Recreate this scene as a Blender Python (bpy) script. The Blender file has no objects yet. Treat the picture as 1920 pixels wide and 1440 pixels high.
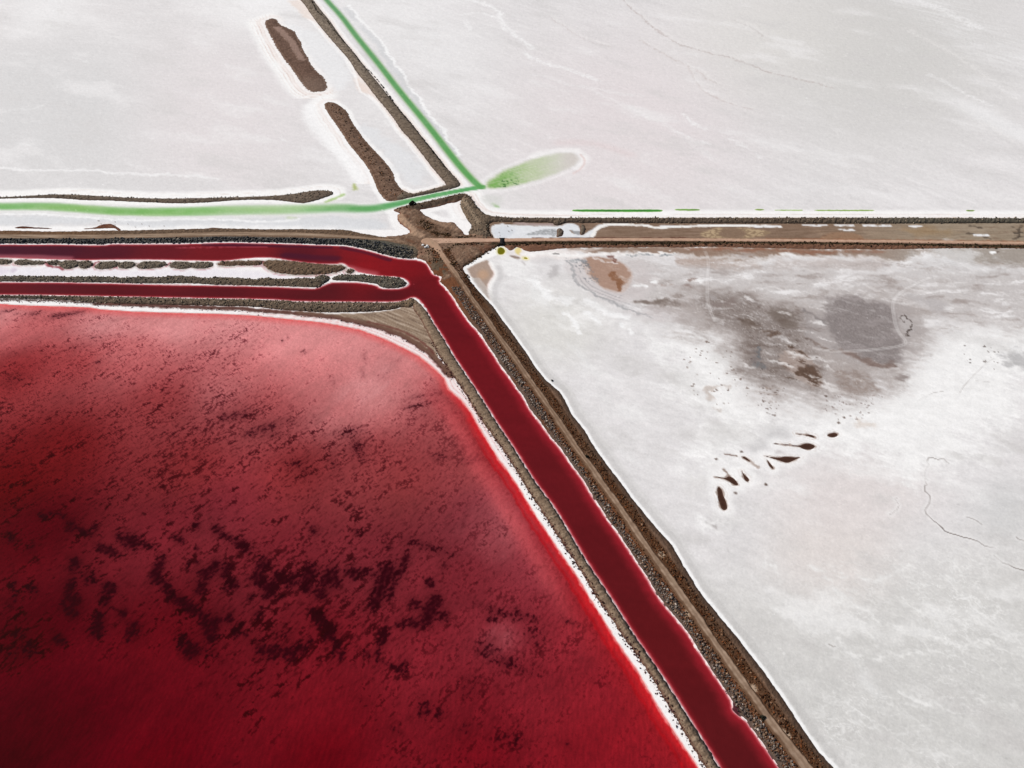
import bpy, math, random
import numpy as np
from mathutils import Vector

random.seed(7)
RNG = np.random.default_rng(7)
S = bpy.context.scene
COL = S.collection

# ------------------------------------------------------------------ camera
F = 1296.0            # focal length in units of a 1920 px wide frame
H = 280.0             # flying height, metres
CP = math.cos(math.radians(45)); SP = math.sin(math.radians(45))
cam_d = bpy.data.cameras.new('camera')
cam = bpy.data.objects.new('camera', cam_d); COL.objects.link(cam)
cam.location = (0, 0, H)
cam.rotation_euler = (math.radians(45), 0, 0)
cam_d.sensor_fit = 'HORIZONTAL'; cam_d.sensor_width = 36.0
cam_d.lens = F / 1920 * 36.0
cam_d.clip_start = 1.0; cam_d.clip_end = 20000.0
S.camera = cam

# ------------------------------------------------------------------ sky, sun, exposure
SUN_AZ, SUN_EL = -67.0, 40.0
W = bpy.data.worlds.new('World'); S.world = W; W.use_nodes = True
nt = W.node_tree
sky = nt.nodes.new('ShaderNodeTexSky'); sky.sky_type = 'NISHITA'; sky.sun_disc = False
sky.sun_elevation = math.radians(SUN_EL); sky.sun_rotation = math.radians(SUN_AZ)
nt.links.new(sky.outputs[0], nt.nodes['Background'].inputs[0])
nt.nodes['Background'].inputs[1].default_value = 0.052
sd = bpy.data.lights.new('sun', 'SUN'); sd.energy = 3.6; sd.angle = math.radians(0.5); sd.color = (1.0, 0.948, 0.868)
sun = bpy.data.objects.new('sun', sd); COL.objects.link(sun)
to_sun = Vector((math.sin(math.radians(SUN_AZ)) * math.cos(math.radians(SUN_EL)),
                 math.cos(math.radians(SUN_AZ)) * math.cos(math.radians(SUN_EL)),
                 math.sin(math.radians(SUN_EL))))
sun.rotation_euler = (-to_sun).to_track_quat('-Z', 'Y').to_euler()
sun.location = to_sun * 400
S.view_settings.view_transform = 'Standard'; S.view_settings.look = 'None'
S.view_settings.gamma = 1.0; S.view_settings.use_curve_mapping = False
S.view_settings.exposure = 0.41
K = 1.16              # light that a white level surface returns, relative to albedo

# ------------------------------------------------------------------ map helpers
f32 = np.float32
def G(u, v):
    """photo survey pixel -> ground metres"""
    u = np.asarray(u, float); v = np.asarray(v, float)
    a = (u - 960) / F; b = (720 - v) / F
    t = H / (SP - b * CP)
    return (a * t).astype(f32), (t * (CP + b * SP)).astype(f32)
def GP(pts):
    p = np.array(pts, float); x, y = G(p[:, 0], p[:, 1])
    return np.stack([x, y], 1)
def pc(ox, oy, s, pts):
    return [(ox + x / s, oy + y / s) for x, y in pts]
def chaikin(p, n=1, closed=True):
    p = np.asarray(p, float)
    for _ in range(n):
        if closed:
            q = np.roll(p, -1, 0); a = p * .75 + q * .25; b = p * .25 + q * .75
            p = np.stack([a, b], 1).reshape(-1, 2)
        else:
            a = p[:-1] * .75 + p[1:] * .25; b = p[:-1] * .25 + p[1:] * .75
            p = np.vstack([p[:1], np.stack([a, b], 1).reshape(-1, 2), p[-1:]])
    return p
def axis(lo, hi, step, flo, fhi, grow=1.12):
    a = list(np.arange(max(lo, flo), min(hi, fhi) + step, step))
    s = step
    while a[-1] < hi - 1e-6:
        s *= grow; a.append(min(hi, a[-1] + s))
    s = step
    while a[0] > lo + 1e-6:
        s *= grow; a.insert(0, max(lo, a[0] - s))
    return np.array(a)

PERM = RNG.permutation(256).astype(np.int32); PERM = np.concatenate([PERM, PERM])
ANG = RNG.random(256) * 2 * np.pi
GX = np.cos(ANG).astype(f32); GY = np.sin(ANG).astype(f32)
def pn(x, y):
    xf = np.floor(x); yf = np.floor(y)
    xi = xf.astype(np.int32) & 255; yi = yf.astype(np.int32) & 255
    x = (x - xf).astype(f32); y = (y - yf).astype(f32)
    u = x * x * x * (x * (x * 6 - 15) + 10); v = y * y * y * (y * (y * 6 - 15) + 10)
    def g(ix, iy, dx, dy):
        h = PERM[PERM[ix & 255] + (iy & 255)]
        return GX[h] * dx + GY[h] * dy
    n00 = g(xi, yi, x, y); n10 = g(xi + 1, yi, x - 1, y)
    n01 = g(xi, yi + 1, x, y - 1); n11 = g(xi + 1, yi + 1, x - 1, y - 1)
    a = n00 + u * (n10 - n00); b = n01 + u * (n11 - n01)
    return (a + v * (b - a)) * f32(1.5)
def fbm(X, Y, sc, octv=4, ang=0.0, st=1.0, seed=0, gain=0.5):
    """sc: feature size in m, stretched st times along direction ang (degrees)"""
    c, s = math.cos(math.radians(ang)), math.sin(math.radians(ang))
    x = (X * c + Y * s) / (sc * st) + seed * 17.37; y = (-X * s + Y * c) / sc + seed * 9.11
    o = np.zeros(X.shape, f32); a = 1.0; tot = 0
    for i in range(octv):
        o += f32(a) * pn(x, y); tot += a * a
        x = x * 2.03 + 11.7; y = y * 2.03 + 5.3; a *= gain
    return o / f32(math.sqrt(tot))
def sst(a, b, x):
    t = np.clip((x - a) / (b - a), 0, 1); return t * t * (3 - 2 * t)

def dist(X, Y, P, closed=True, maxd=30.0):
    """closed: signed distance to the polygon (inside positive); open: distance to the polyline. metres"""
    P = np.asarray(P, f32)
    sh = X.shape; x = X.ravel(); y = Y.ravel()
    out = np.full(x.shape, -maxd if closed else maxd, f32)
    lo = P.min(0) - maxd; hi = P.max(0) + maxd
    idx = np.nonzero((x > lo[0]) & (x < hi[0]) & (y > lo[1]) & (y < hi[1]))[0]
    if len(idx) == 0: return out.reshape(sh)
    px = x[idx]; py = y[idx]
    d2 = np.full(px.shape, maxd * maxd, f32); ins = np.zeros(px.shape, bool)
    n = len(P)
    for i in range(n if closed else n - 1):
        a = P[i]; b = P[(i + 1) % n]; e = b - a
        L = float(e @ e)
        if L < 1e-9: continue
        wx = px - a[0]; wy = py - a[1]
        t = np.clip((wx * e[0] + wy * e[1]) / f32(L), 0, 1)
        dx = wx - t * e[0]; dy = wy - t * e[1]
        np.minimum(d2, dx * dx + dy * dy, out=d2)
        if closed and a[1] != b[1]:
            c = ((py >= a[1]) != (py >= b[1])) & (px < e[0] * (py - a[1]) / e[1] + a[0])
            ins ^= c
    d = np.sqrt(d2)
    if closed: d = np.where(ins, d, -d)
    out[idx] = d
    return out.reshape(sh)

def lin(c):
    c = np.clip(np.asarray(c, float) / 255.0, 0, 1)
    return np.where(c <= .04045, c / 12.92, ((c + .055) / 1.055) ** 2.4)
def alb(c):
    """surface colour (0..255 as it looks on level ground in the sun) -> albedo"""
    return np.clip(lin(c) / K, 0.002, 0.9)
def mix(c, rgb, m):
    c += (np.asarray(rgb, f32) - c) * np.asarray(m)[..., None]

# ------------------------------------------------------------------ mesh helpers
def tag(o, label, cat=None, kind=None, group=None):
    o['label'] = label
    if cat: o['category'] = cat
    if kind: o['kind'] = kind
    if group: o['group'] = group
    return o
def raw_mesh(name, V, Fq, mat, tint=None, smooth=True, extra=None):
    me = bpy.data.meshes.new(name)
    V = np.asarray(V, f32); Fq = np.asarray(Fq, np.int32); k = Fq.shape[1]
    me.vertices.add(len(V)); me.vertices.foreach_set('co', V.ravel())
    me.loops.add(Fq.size); me.loops.foreach_set('vertex_index', Fq.ravel())
    me.polygons.add(len(Fq))
    me.polygons.foreach_set('loop_start', np.arange(0, Fq.size, k, dtype=np.int32))
    me.polygons.foreach_set('loop_total', np.full(len(Fq), k, np.int32))
    me.update(calc_edges=True)
    if smooth: me.polygons.foreach_set('use_smooth', np.ones(len(Fq), bool))
    if tint is not None:
        at = me.color_attributes.new('tint', 'FLOAT_COLOR', 'POINT')
        rgba = np.ones((len(V), 4), f32); rgba[:, :3] = tint
        at.data.foreach_set('color', rgba.ravel())
    for nm, arr in (extra or {}).items():
        at = me.attributes.new(nm, 'FLOAT', 'POINT'); at.data.foreach_set('value', np.asarray(arr, f32).ravel())
    me.materials.append(mat)
    return me
def obj(name, me, parent=None):
    o = bpy.data.objects.new(name, me); COL.objects.link(o)
    if parent: o.parent = parent
    return o
def grid_mesh(name, X, Y, Z, keep, mat, tint, extra=None):
    """structured grid -> mesh of the quads listed in keep (rows-1, cols-1)"""
    r, c = X.shape
    I = np.arange(r * c, dtype=np.int32).reshape(r, c)
    q = np.stack([I[:-1, :-1], I[1:, :-1], I[1:, 1:], I[:-1, 1:]], -1)[keep]   # rows run away->towards the camera
    used = np.unique(q); rm = np.full(r * c, -1, np.int32); rm[used] = np.arange(len(used))
    V = np.stack([X.ravel()[used], Y.ravel()[used], Z.ravel()[used]], 1)
    ex = {k: v.ravel()[used] for k, v in (extra or {}).items()}
    return raw_mesh(name, V, rm[q], mat, alb(tint.reshape(-1, 3)[used]), True, ex)
def quadmask(m):
    return m[:-1, :-1] & m[1:, :-1] & m[1:, 1:] & m[:-1, 1:]
def quadany(m):
    return m[:-1, :-1] | m[1:, :-1] | m[1:, 1:] | m[:-1, 1:]

# ------------------------------------------------------------------ materials
def mat_base(name):
    m = bpy.data.materials.new(name); m.use_nodes = True
    t = m.node_tree; b = t.nodes['Principled BSDF']; return m, t, b
def earth_mat(name, rough, grain, gscale, bump, bscale, spec=0.25):
    """vertex tint broken up by two sizes of noise, plus fine relief"""
    m, t, b = mat_base(name); N = t.nodes.new; L = t.links.new
    at = N('ShaderNodeAttribute'); at.attribute_name = 'tint'
    geo = N('ShaderNodeNewGeometry')
    n1 = N('ShaderNodeTexNoise'); n1.inputs['Scale'].default_value = gscale; n1.inputs['Detail'].default_value = 3
    n2 = N('ShaderNodeTexNoise'); n2.inputs['Scale'].default_value = gscale * .23; n2.inputs['Detail'].default_value = 4
    L(geo.outputs['Position'], n1.inputs['Vector']); L(geo.outputs['Position'], n2.inputs['Vector'])
    ad = N('ShaderNodeMath'); ad.operation = 'ADD'; L(n1.outputs[0], ad.inputs[0]); L(n2.outputs[0], ad.inputs[1])
    mr = N('ShaderNodeMapRange'); L(ad.outputs[0], mr.inputs[0])
    mr.inputs[1].default_value = .6; mr.inputs[2].default_value = 1.4
    mr.inputs[3].default_value = 1 - grain; mr.inputs[4].default_value = 1 + grain
    mx = N('ShaderNodeMix'); mx.data_type = 'RGBA'; mx.blend_type = 'MULTIPLY'; mx.inputs[0].default_value = 1
    L(at.outputs['Color'], mx.inputs[6]); L(mr.outputs[0], mx.inputs[7]); L(mx.outputs[2], b.inputs['Base Color'])
    nb = N('ShaderNodeTexNoise'); nb.inputs['Scale'].default_value = bscale; nb.inputs['Detail'].default_value = 4
    L(geo.outputs['Position'], nb.inputs['Vector'])
    bp = N('ShaderNodeBump'); bp.inputs['Distance'].default_value = bump; bp.inputs['Strength'].default_value = 1
    L(nb.outputs[0], bp.inputs['Height']); L(bp.outputs[0], b.inputs['Normal'])
    b.inputs['Roughness'].default_value = rough; b.inputs['Specular IOR Level'].default_value = spec
    return m
def water_mat(name, rough, wave, wlen, spec, ang):
    m, t, b = mat_base(name); N = t.nodes.new; L = t.links.new
    at = N('ShaderNodeAttribute'); at.attribute_name = 'tint'
    geo = N('ShaderNodeNewGeometry')
    mp = N('ShaderNodeMapping'); mp.inputs['Rotation'].default_value = (0, 0, math.radians(ang)); mp.inputs['Scale'].default_value = (1, .33, 1)
    L(geo.outputs['Position'], mp.inputs[0])
    n1 = N('ShaderNodeTexNoise'); n1.inputs['Scale'].default_value = 1 / wlen; n1.inputs['Detail'].default_value = 3
    n1.inputs['Distortion'].default_value = .6
    L(mp.outputs[0], n1.inputs['Vector'])
    bp = N('ShaderNodeBump'); bp.inputs['Distance'].default_value = wave; L(n1.outputs[0], bp.inputs['Height'])
    L(bp.outputs[0], b.inputs['Normal']); L(at.outputs['Color'], b.inputs['Base Color'])
    b.inputs['Roughness'].default_value = rough; b.inputs['Specular IOR Level'].default_value = spec
    return m
def plain_mat(name, rgb, rough=.8, var=.25, scale=1.0):
    m, t, b = mat_base(name); N = t.nodes.new; L = t.links.new
    n = N('ShaderNodeTexNoise'); n.inputs['Scale'].default_value = scale; n.inputs['Detail'].default_value = 5
    g = N('ShaderNodeNewGeometry'); L(g.outputs['Position'], n.inputs['Vector'])
    cr = N('ShaderNodeValToRGB'); L(n.outputs[0], cr.inputs[0])
    a = alb(rgb)
    cr.color_ramp.elements[0].position = .3; cr.color_ramp.elements[1].position = .7
    cr.color_ramp.elements[0].color = (*np.clip(a * (1 - var), 0, 1), 1); cr.color_ramp.elements[1].color = (*np.clip(a * (1 + var), 0, 1), 1)
    L(cr.outputs[0], b.inputs['Base Color']); b.inputs['Roughness'].default_value = rough
    b.inputs['Specular IOR Level'].default_value = .2
    return m
M_salt = earth_mat('salt_crust', .85, .07, 1.0, .05, .9)
M_earth = earth_mat('dry_earth', .95, .22, 1.1, .14, 1.3, .1)
M_road = earth_mat('packed_dirt', .95, .10, .8, .03, 1.5, .1)
M_rock = earth_mat('quarry_rock', .9, .18, 2.0, .08, 3.0, .15)
M_scrub = earth_mat('dry_scrub', .95, .25, 2.5, .05, 4.0, .05)
M_pond = water_mat('red_brine', .06, .010, 1.1, .02, 8)
M_canal = water_mat('canal_brine', .10, .03, 1.2, .03, 30)
M_green = water_mat('green_brine', .25, .03, 1.5, .12, 0)
M_pool = water_mat('brown_brine', .2, .02, 1.0, .12, 0)

# ------------------------------------------------------------------ survey: outlines read off the photograph (px), placed on the ground
A4 = lambda p: pc(0, 330, 4, p)
B4 = lambda p: pc(400, 330, 4, p)
C4 = lambda p: pc(700, 330, 4, p)
D4 = lambda p: pc(440, 0, 4, p)
E4 = lambda p: pc(760, 560, 4, p)
F4 = lambda p: pc(960, 900, 4, p)
H4 = lambda p: pc(1200, 1080, 4, p)
J8 = lambda p: pc(720, 350, 8, p)
Q8 = lambda p: pc(900, 390, 8, p)
R4 = lambda p: pc(1300, 660, 4, p)
T3 = lambda p: pc(1280, 440, 3, p)
U3 = lambda p: pc(1280, 900, 3, p)
V4 = lambda p: pc(920, 440, 4, p)
W4 = lambda p: pc(1000, 330, 4, p)
X4 = lambda p: pc(1440, 330, 4, p)

can_left = [(778,556.5),(787.5,562.5),(800,580),(813,603),(835,637),(850,664),(865,687),(885,716),(910,755),(935,795),(960,832),(985,872),(1008,908),(1035,942),(1060,982),(1085,1025),(1110,1066),(1135,1102),(1160,1141),(1185,1182),(1210,1218),(1235,1255),(1250,1277),(1275,1316),(1300,1356),(1325,1397),(1350,1437),(1400,1517),(1520,1710),(1570,1800)]
can_right = [(779,487),(793,491),(800,495),(807,507),(811,515),(826,520),(822,529),(835,541),(849,560),(861,580),(875,600),(885,612),(900,628),(911,647),(925,666),(935,684),(955,710),(969,731),(980,745),(990,766),(1010,791),(1030,820),(1050,842),(1070,872),(1084,890),(1095,906),(1111,935),(1122,949),(1135,971),(1155,997),(1180,1035),(1195,1059),(1210,1080),(1230,1116),(1250,1142),(1272,1167),(1294,1196),(1307,1219),(1332,1257),(1355,1290),(1360,1298),(1372,1317),(1372,1331),(1382,1340),(1397,1350),(1412,1373),(1430,1397),(1457,1437),(1510,1517),(1640,1710),(1700,1800)]
north_top = [(-700,466),(-300,462),(0,458.5),(50,459),(100,458.5),(150,459.5),(190,460.5),(215,457.5),(240,458.5),(300,458),(360,457.5),(400,455.5),(450,455.5),(500,456.5),(550,458),(600,460),(640,461),(650,462),(675,466.5),(700,473),(725,480.5),(750,486)]
north_bot = [(-700,485),(-300,483),(0,482.5),(60,484.5),(85,485.5),(120,486),(160,487.5),(200,486.5),(300,486.5),(360,488),(400,488.7),(425,488.5),(450,485),(487,482.5),(510,483),(525,484.5),(540,487.5),(575,492.5),(612,495),(630,494.5),(640,492.8),(648,495),(654,501),(662,502.5),(668,508.5),(687,512.5),(712,517),(750,519),(762,524),(768,531),(764,537),(750,541.5),(725,542.5),(710,540),(707,535.5),(682,531),(662,529.5),(637,529),(620,530),(607,535),(595,541),(575,541),(550,539.5),(512,538),(475,537),(400,535.5),(300,534),(200,531.5),(100,529.7),(0,529.5),(-300,529),(-700,530)]
south_bot = [(-700,552),(-300,552),(0,552),(100,553),(200,555),(300,557),(400,559),(480,560),(525,562),(550,564),(575,565),(700,565.5),(745,565.5),(757,563),(762,561.5),(770,557.5)]
CANAL = north_top + can_right + can_left[::-1] + south_bot[::-1] + north_bot[::-1]
# outline order: north bank east, right bank down, left bank up, south bank west, then round the island
shore = [(-700,575),(-300,569),(0,569.5),(25,571.5),(100,574),(140,575),(170,576.5),(190,580),(250,584),(325,586.5),(400,588),(425,589),(475,591.5),(550,599),(600,604),(625,608),(675,618),(725,637),(762,655),(785,667),(810,687),(832,708),(842,730),(865,750),(882,772),(900,804),(920,837),(936,862),(955,887),(972,912),(987,938),(1007,970),(1032,1007),(1057,1045),(1082,1080),(1106,1121),(1130,1159),(1150,1192),(1173,1226),(1198,1262),(1225,1310),(1250,1350),(1275,1389),(1305,1434),(1350,1510),(1460,1690),(1520,1800)]
POND = shore + [(300,2600),(-1500,2600),(-1500,1000)]

lev_left = [(810,641),(822,666),(835,686),(862,722),(880,752),(900,785),(922,815),(945,847),(965,877),(985,913),(1003,940),(1027,977),(1052,1014),(1073,1047),(1095,1080),(1115,1116),(1140,1151),(1165,1190),(1190,1222),(1212,1256),(1225,1276),(1250,1317),(1272,1356),(1297,1399),(1322,1440),(1365,1510),(1480,1700)]
emb_right = [(867,502),(872,512),(880,525),(895,543),(907,556),(925,575),(940,597),(957,619),(975,645),(987,661),(1005,690),(1025,714),(1050,735),(1060,751),(1072,777),(1095,805),(1115,839),(1140,874),(1162,902),(1182,930),(1202,955),(1230,989),(1260,1022),(1271,1042),(1290,1074),(1312,1109),(1332,1135),(1357,1165),(1383,1196),(1410,1231),(1435,1263),(1450,1285),(1470,1312),(1495,1351),(1515,1381),(1535,1409),(1562,1438),(1620,1517),(1760,1700)]
road_diag = [(800,455),(812,461),(822,470),(835,490),(851,511),(875,547),(886,565),(900,583),(912,600),(935,634),(960,667),(985,705),(1010,739),(1035,775),(1060,813),(1085,850),(1110,882),(1121,900),(1145,932),(1170,967),(1195,1006),(1220,1040),(1245,1075),(1272,1112),(1297,1148),(1322,1184),(1347,1219),(1375,1259),(1400,1293),(1425,1329),(1450,1364),(1475,1396),(1508,1437),(1565,1517),(1700,1700)]
green_west = [(-700,385),(-300,386),(0,387.5),(60,386.5),(100,387.5),(150,391),(200,395),(240,397),(300,397.5),(360,396.5),(420,394.5),(480,393.5),(540,393),(600,391),(640,389.5),(680,392),(710,390),(740,383.5),(780,374),(820,365.5),(860,358),(905,350)]
green_north = [(380,-260),(560,-62),(612,0),(640,30),(665,64),(690,95),(715,126),(740,159),(765,190),(790,220),(815,251),(840,284),(865,315),(890,342),(903,352)]
plume = [(905,345),(930,325),(970,307),(1010,293),(1050,284.5),(1078,285),(1090,297),(1082,310),(1050,325),(1010,339),(960,352),(918,357)]
long_lev = D4([(500,0),(600,150),(690,260),(760,340),(860,450),(910,540),(980,620),(1060,730),(1130,810),(1200,900),(1250,980),(1320,1050),(1400,1150),(1490,1270),(1590,1385)]) + B4([(1740,70),(1600,110),(1480,137)]) + [(757,356),(735,378),(775,369.5),(825,359.5),(857,352),(864,347),(862,341)] + D4([(1600,1270),(1500,1140),(1400,1020),(1300,890),(1200,780),(1100,650),(1000,530),(900,400),(800,280),(710,150),(650,80),(590,0)]) + [(530,-70),(380,-270),(340,-260),(500,-68)]
isl_low = D4([(665,790),(690,765),(735,765),(780,785),(850,840),(870,900),(940,1000),(1000,1080),(1100,1180),(1190,1290),(1200,1350),(1240,1410)]) + [(757,357),(770,364),(775,369),(737,378),(725,377),(717,370),(707,355),(700,335)] + D4([(1000,1260),(940,1180),(860,1090),(800,990),(720,880)])
isl_up = D4([(215,158),(290,132),(325,150),(330,180),(400,210),(460,240),(470,280),(500,320),(510,370),(550,430),(570,480),(620,540),(680,590),(690,630),(700,655),(680,682),(620,692),(570,690),(530,660),(490,610),(460,560),(400,480),(340,400),(300,330),(255,245)])
thin_berm = [(-700,372),(-300,371),(0,369.5),(45,368),(85,365.5),(110,364.5),(150,365.5),(200,368.5),(260,371.5),(320,372.5),(400,371),(460,369.5),(500,368),(530,366),(560,362),(590,357.5),(612,357),(625,360),(625,365),(610,370.5),(590,377),(572,381),(560,381),(540,378),(520,376),(500,374.5),(450,375),(400,379),(360,381),(325,381.5),(280,379.5),(240,378),(200,376),(155,375.5),(130,373),(90,371.5),(45,371.5),(0,372.8),(-300,377),(-700,378)]
west_emb = [(-700,440),(-300,435),(0,432.5),(40,432.5),(80,434),(120,434),(160,433.5),(200,432),(230,432.5),(300,430.5),(380,429),(400,427.5),(450,429),(500,430),(550,429.5),(600,430.5),(650,430.5),(675,437),(700,441),(725,446),(745,445),(765,441),(775,452),(790,462),(786,478),(778,485)] + [(x, y - 2.0) for x, y in north_top[::-1]]
south_berm = [(x, y + 1.6) for x, y in south_bot] + [(776,560),(783,566),(772,577),(752,576),(740,580),(700,584.5),(650,586),(600,586),(560,583),(525,581),(480,575),(400,573.5),(300,571.5),(240,570),(180,567.5),(120,562),(60,560.5),(0,559.5),(-300,560),(-700,562)]
east_berm = [(868,362),(880,366),(890,381),(900,395),(915,404.5),(950,408),(1000,409),(1100,408.5),(1300,408.5),(1500,408.5),(1700,408.5),(1920,409.5),(2300,411),(2700,413),(2700,422),(2300,420),(1920,418.5),(1700,419.5),(1500,419.5),(1300,419),(1180,418.5),(1100,418),(1092,419),(1075,417),(1058,418.5),(1050,423),(1040,423),(1036,417.5),(1000,417.5),(950,416.5),(925,416),(916,421),(917,432),(922,444),(915,452),(900,449),(888,444),(876,437),(886,425),(876,412),(868,398),(862,385)]
east_emb = [(905,448),(922,446),(938,447.5),(960,447.5),(1000,447.5),(1100,446.5),(1250,447),(1400,447.5),(1500,449),(1700,453),(1920,456),(2300,459),(2700,462),(2700,472),(2300,468.5),(1920,466),(1850,465.8),(1800,465.6),(1700,467),(1650,468),(1600,467),(1560,467.6),(1500,466.8),(1440,465),(1400,465),(1350,462.8),(1300,463),(1270,464.6),(1230,463),(1180,464.5),(1100,464.5),(1050,466),(1020,470),(997,472.5),(985,470.5),(975,464.5),(966,464),(961,470),(955,470),(948,463),(940,460.5),(930,463),(915,471),(905,478),(893,460)]
junction = J8([(130,355),(190,320),(380,270),(520,255),(700,215),(900,170),(1060,130),(1190,105),(1240,110),(1230,190),(1150,200),(1090,240),(960,250),(880,285),(700,320),(590,340),(530,350),(620,430),(720,480),(830,520),(940,535),(1040,525),(1090,580),(1150,640),(1195,700),(1230,730),(1340,700),(1380,640),(1450,600),(1560,640),(1600,760),(1720,790),(1740,880),(1680,900),(1450,1030),(1330,1100),(1180,1200),(1190,1280),(1240,1400),(1100,1440),(850,1440),(870,1330),(800,1290),(700,1260),(690,1190),(640,1130),(560,1090),(480,1080),(500,1000),(400,900),(100,870),(0,840),(0,740),(200,740),(390,700),(380,650),(300,600),(230,550),(200,480),(195,420),(250,405),(200,385)])
diamond = J8([(540,355),(700,320),(880,285),(960,250),(1080,240),(1140,290),(1085,310),(1150,380),(1220,450),(1270,520),(1340,530),(1365,590),(1350,690),(1230,725),(1195,700),(1150,640),(1090,580),(1040,525),(940,535),(830,520),(720,480),(620,430)])
diag_emb = [(790,480),(800,462),(830,455),(870,455),(900,452),(935,458),(925,465),(905,478),(880,495)] + emb_right + [(1650,1700)] + [(x + 2.6, y - 0.7) for x, y in can_right[3:-1][::-1]]
diag_lev = [(776,560),(783,565)] + [(x - 1.6, y + 0.6) for x, y in can_left[2:-1]] + lev_left[::-1] + [(800,622),(786,595),(772,577)]

mounds = [
 [(-60,486),(-20,485),(10,486),(22,488),(24,491),(18,495),(0,496),(-40,496)],
 [(30,491),(38,487.5),(55,487.5),(60,490),(72,489.5),(83,491),(80,495),(68,496.5),(55,496),(40,497),(31,495)],
 [(87,492),(96,489.5),(110,489.5),(112,494),(105,497),(94,496.5)],
 [(112,494),(122,489),(140,489),(150,491.5),(146,498),(136,503),(122,503.5),(114,500)],
 [(147,495),(156,489.5),(168,490),(174,494),(170,500),(160,504),(150,501)],
 [(180,498),(190,491.5),(208,491),(222,492),(219,499),(206,503.5),(190,504.5),(181,502.5)],
 [(221,497),(230,492),(246,491.5),(255,495),(252,500),(238,503.5),(225,502)],
 [(259,498),(268,491.5),(290,491),(308,492),(311,497),(300,501),(285,503),(266,503.5),(259,501)],
 [(317,498),(328,491.5),(348,491.5),(360,494),(358,500),(346,504.5),(330,503)],
 [(358,497),(368,492),(386,492),(397,493),(397,500),(385,502.5),(368,503),(359,501)],
 [(408,493.5),(416,490),(432,490.5),(444,489),(460,490),(478,488.5),(494,490),(490,497),(470,498),(450,497.5),(430,499),(412,498.5)],
 [(492,492),(505,487.5),(540,489),(580,493),(615,496.5),(638,497),(648,501),(645,506),(628,511.5),(605,514.5),(575,515.5),(545,514.5),(520,512),(505,506),(496,499)],
 [(649,510),(655,505),(661,505),(664,508.5),(660,512),(652,513)],
]
isl_berm = [(-700,521),(-300,519),(0,518),(40,517.5),(72,518),(100,518),(125,519.5),(160,518.5),(200,519),(235,521.5),(262,518.5),(300,520.5),(320,517.5),(350,517.5),(372,520),(392,522),(415,519),(440,521.5),(462,522),(480,524),(502,520.5),(520,523.5),(545,523),(565,521),(590,522.5),(606,527),(606,534),(598,539),(575,538.5),(550,537.5),(512,536.5),(475,535.5),(400,534),(350,531),(300,532),(240,531),(200,530),(150,529.5),(100,528.3),(0,528),(-300,528),(-700,528.5)]
isl_cap = [(588,523),(592,518.5),(605,516),(616,517),(620,522),(615,528),(606,533),(596,530)]
isl_tail = [(621,522),(632,516.5),(650,514),(662,516),(672,515),(686,514.5),(700,518),(725,518.5),(745,520),(757,524.5),(764,531.5),(757,538),(740,540.5),(722,540.5),(713,538),(709,533),(690,530),(665,527),(640,526.5),(626,526)]

red_poly = chaikin(GP(CANAL), 1); pond_poly = GP(POND)
gw = chaikin(GP(green_west), 1, False); gn = chaikin(GP(green_north), 1, False); gp = chaikin(GP(plume), 2)

pools_px = [
 ('tail_pool', R4([(606,683),(650,690),(720,695),(800,703),(830,686),(870,684),(905,697),(918,708),(890,728),(850,733),(815,722),(795,710),(720,702),(650,695),(608,690)]), 'dark brown tadpole shaped brine pool with a long thin tail pointing west'),
 ('tri', R4([(530,778),(600,788),(640,793),(690,782),(750,788),(808,789),(775,802),(740,820),(700,833),(655,817),(600,800),(545,786)]), 'broad triangular dark brown brine pool, widest of the cluster in the white salt'),
 ('fin', R4([(550,800),(572,830),(600,862),(605,876),(588,876),(564,846)]), 'small fin shaped brown puddle hanging below the broad triangular pool'),
 ('slant', R4([(365,783),(388,784),(410,800),(432,820),(420,823),(390,806),(370,794)]), 'slanting slim brown brine puddle upper left of the cluster'),
 ('comma', R4([(160,934),(200,938),(240,946),(265,929),(300,944),(335,982),(337,1000),(312,1001),(272,972),(235,952),(195,944),(162,940)]), 'comma shaped brown brine pool just above the longest upright pool'),
 ('drop', R4([(360,888),(378,914),(402,934),(420,956),(412,972),(394,969),(378,948),(372,915)]), 'teardrop shaped brown brine pool right of the comma shaped one'),
 ('long', R4([(178,1020),(195,1008),(220,1040),(226,1080),(246,1120),(257,1168),(240,1187),(213,1181),(194,1130),(183,1080)]), 'longest upright brown brine pool, lowest of the cluster on the salt'),
 ('pill', R4([(1003,620),(1040,606),(1082,608),(1084,628),(1045,642),(1012,632)]), 'fuzzy oval brown brine puddle, farthest right of the cluster'),
 ('dash', R4([(772,610),(800,614),(840,618),(880,619),(916,634),(908,645),(870,632),(830,622),(775,616)]), 'thin dash of brown brine above the tadpole shaped pool'),
]
pool_polys = [chaikin(GP(p), 1) for _, p, _ in pools_px]
olive_px = [
 (J8([(1700,960),(1710,920),(1760,905),(1805,930),(1818,970),(1800,1005),(1750,1020),(1705,1005)]), 'round olive green brine pool below the road culvert', (112, 108, 10)),
 (Q8([(645,742),(680,735),(718,752),(712,768),(675,762)]), 'tiny olive green puddle beside the pale yellow one', (150, 135, 20)),
]
olive_polys = [chaikin(GP(p), 2) for p, _, _ in olive_px]

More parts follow.
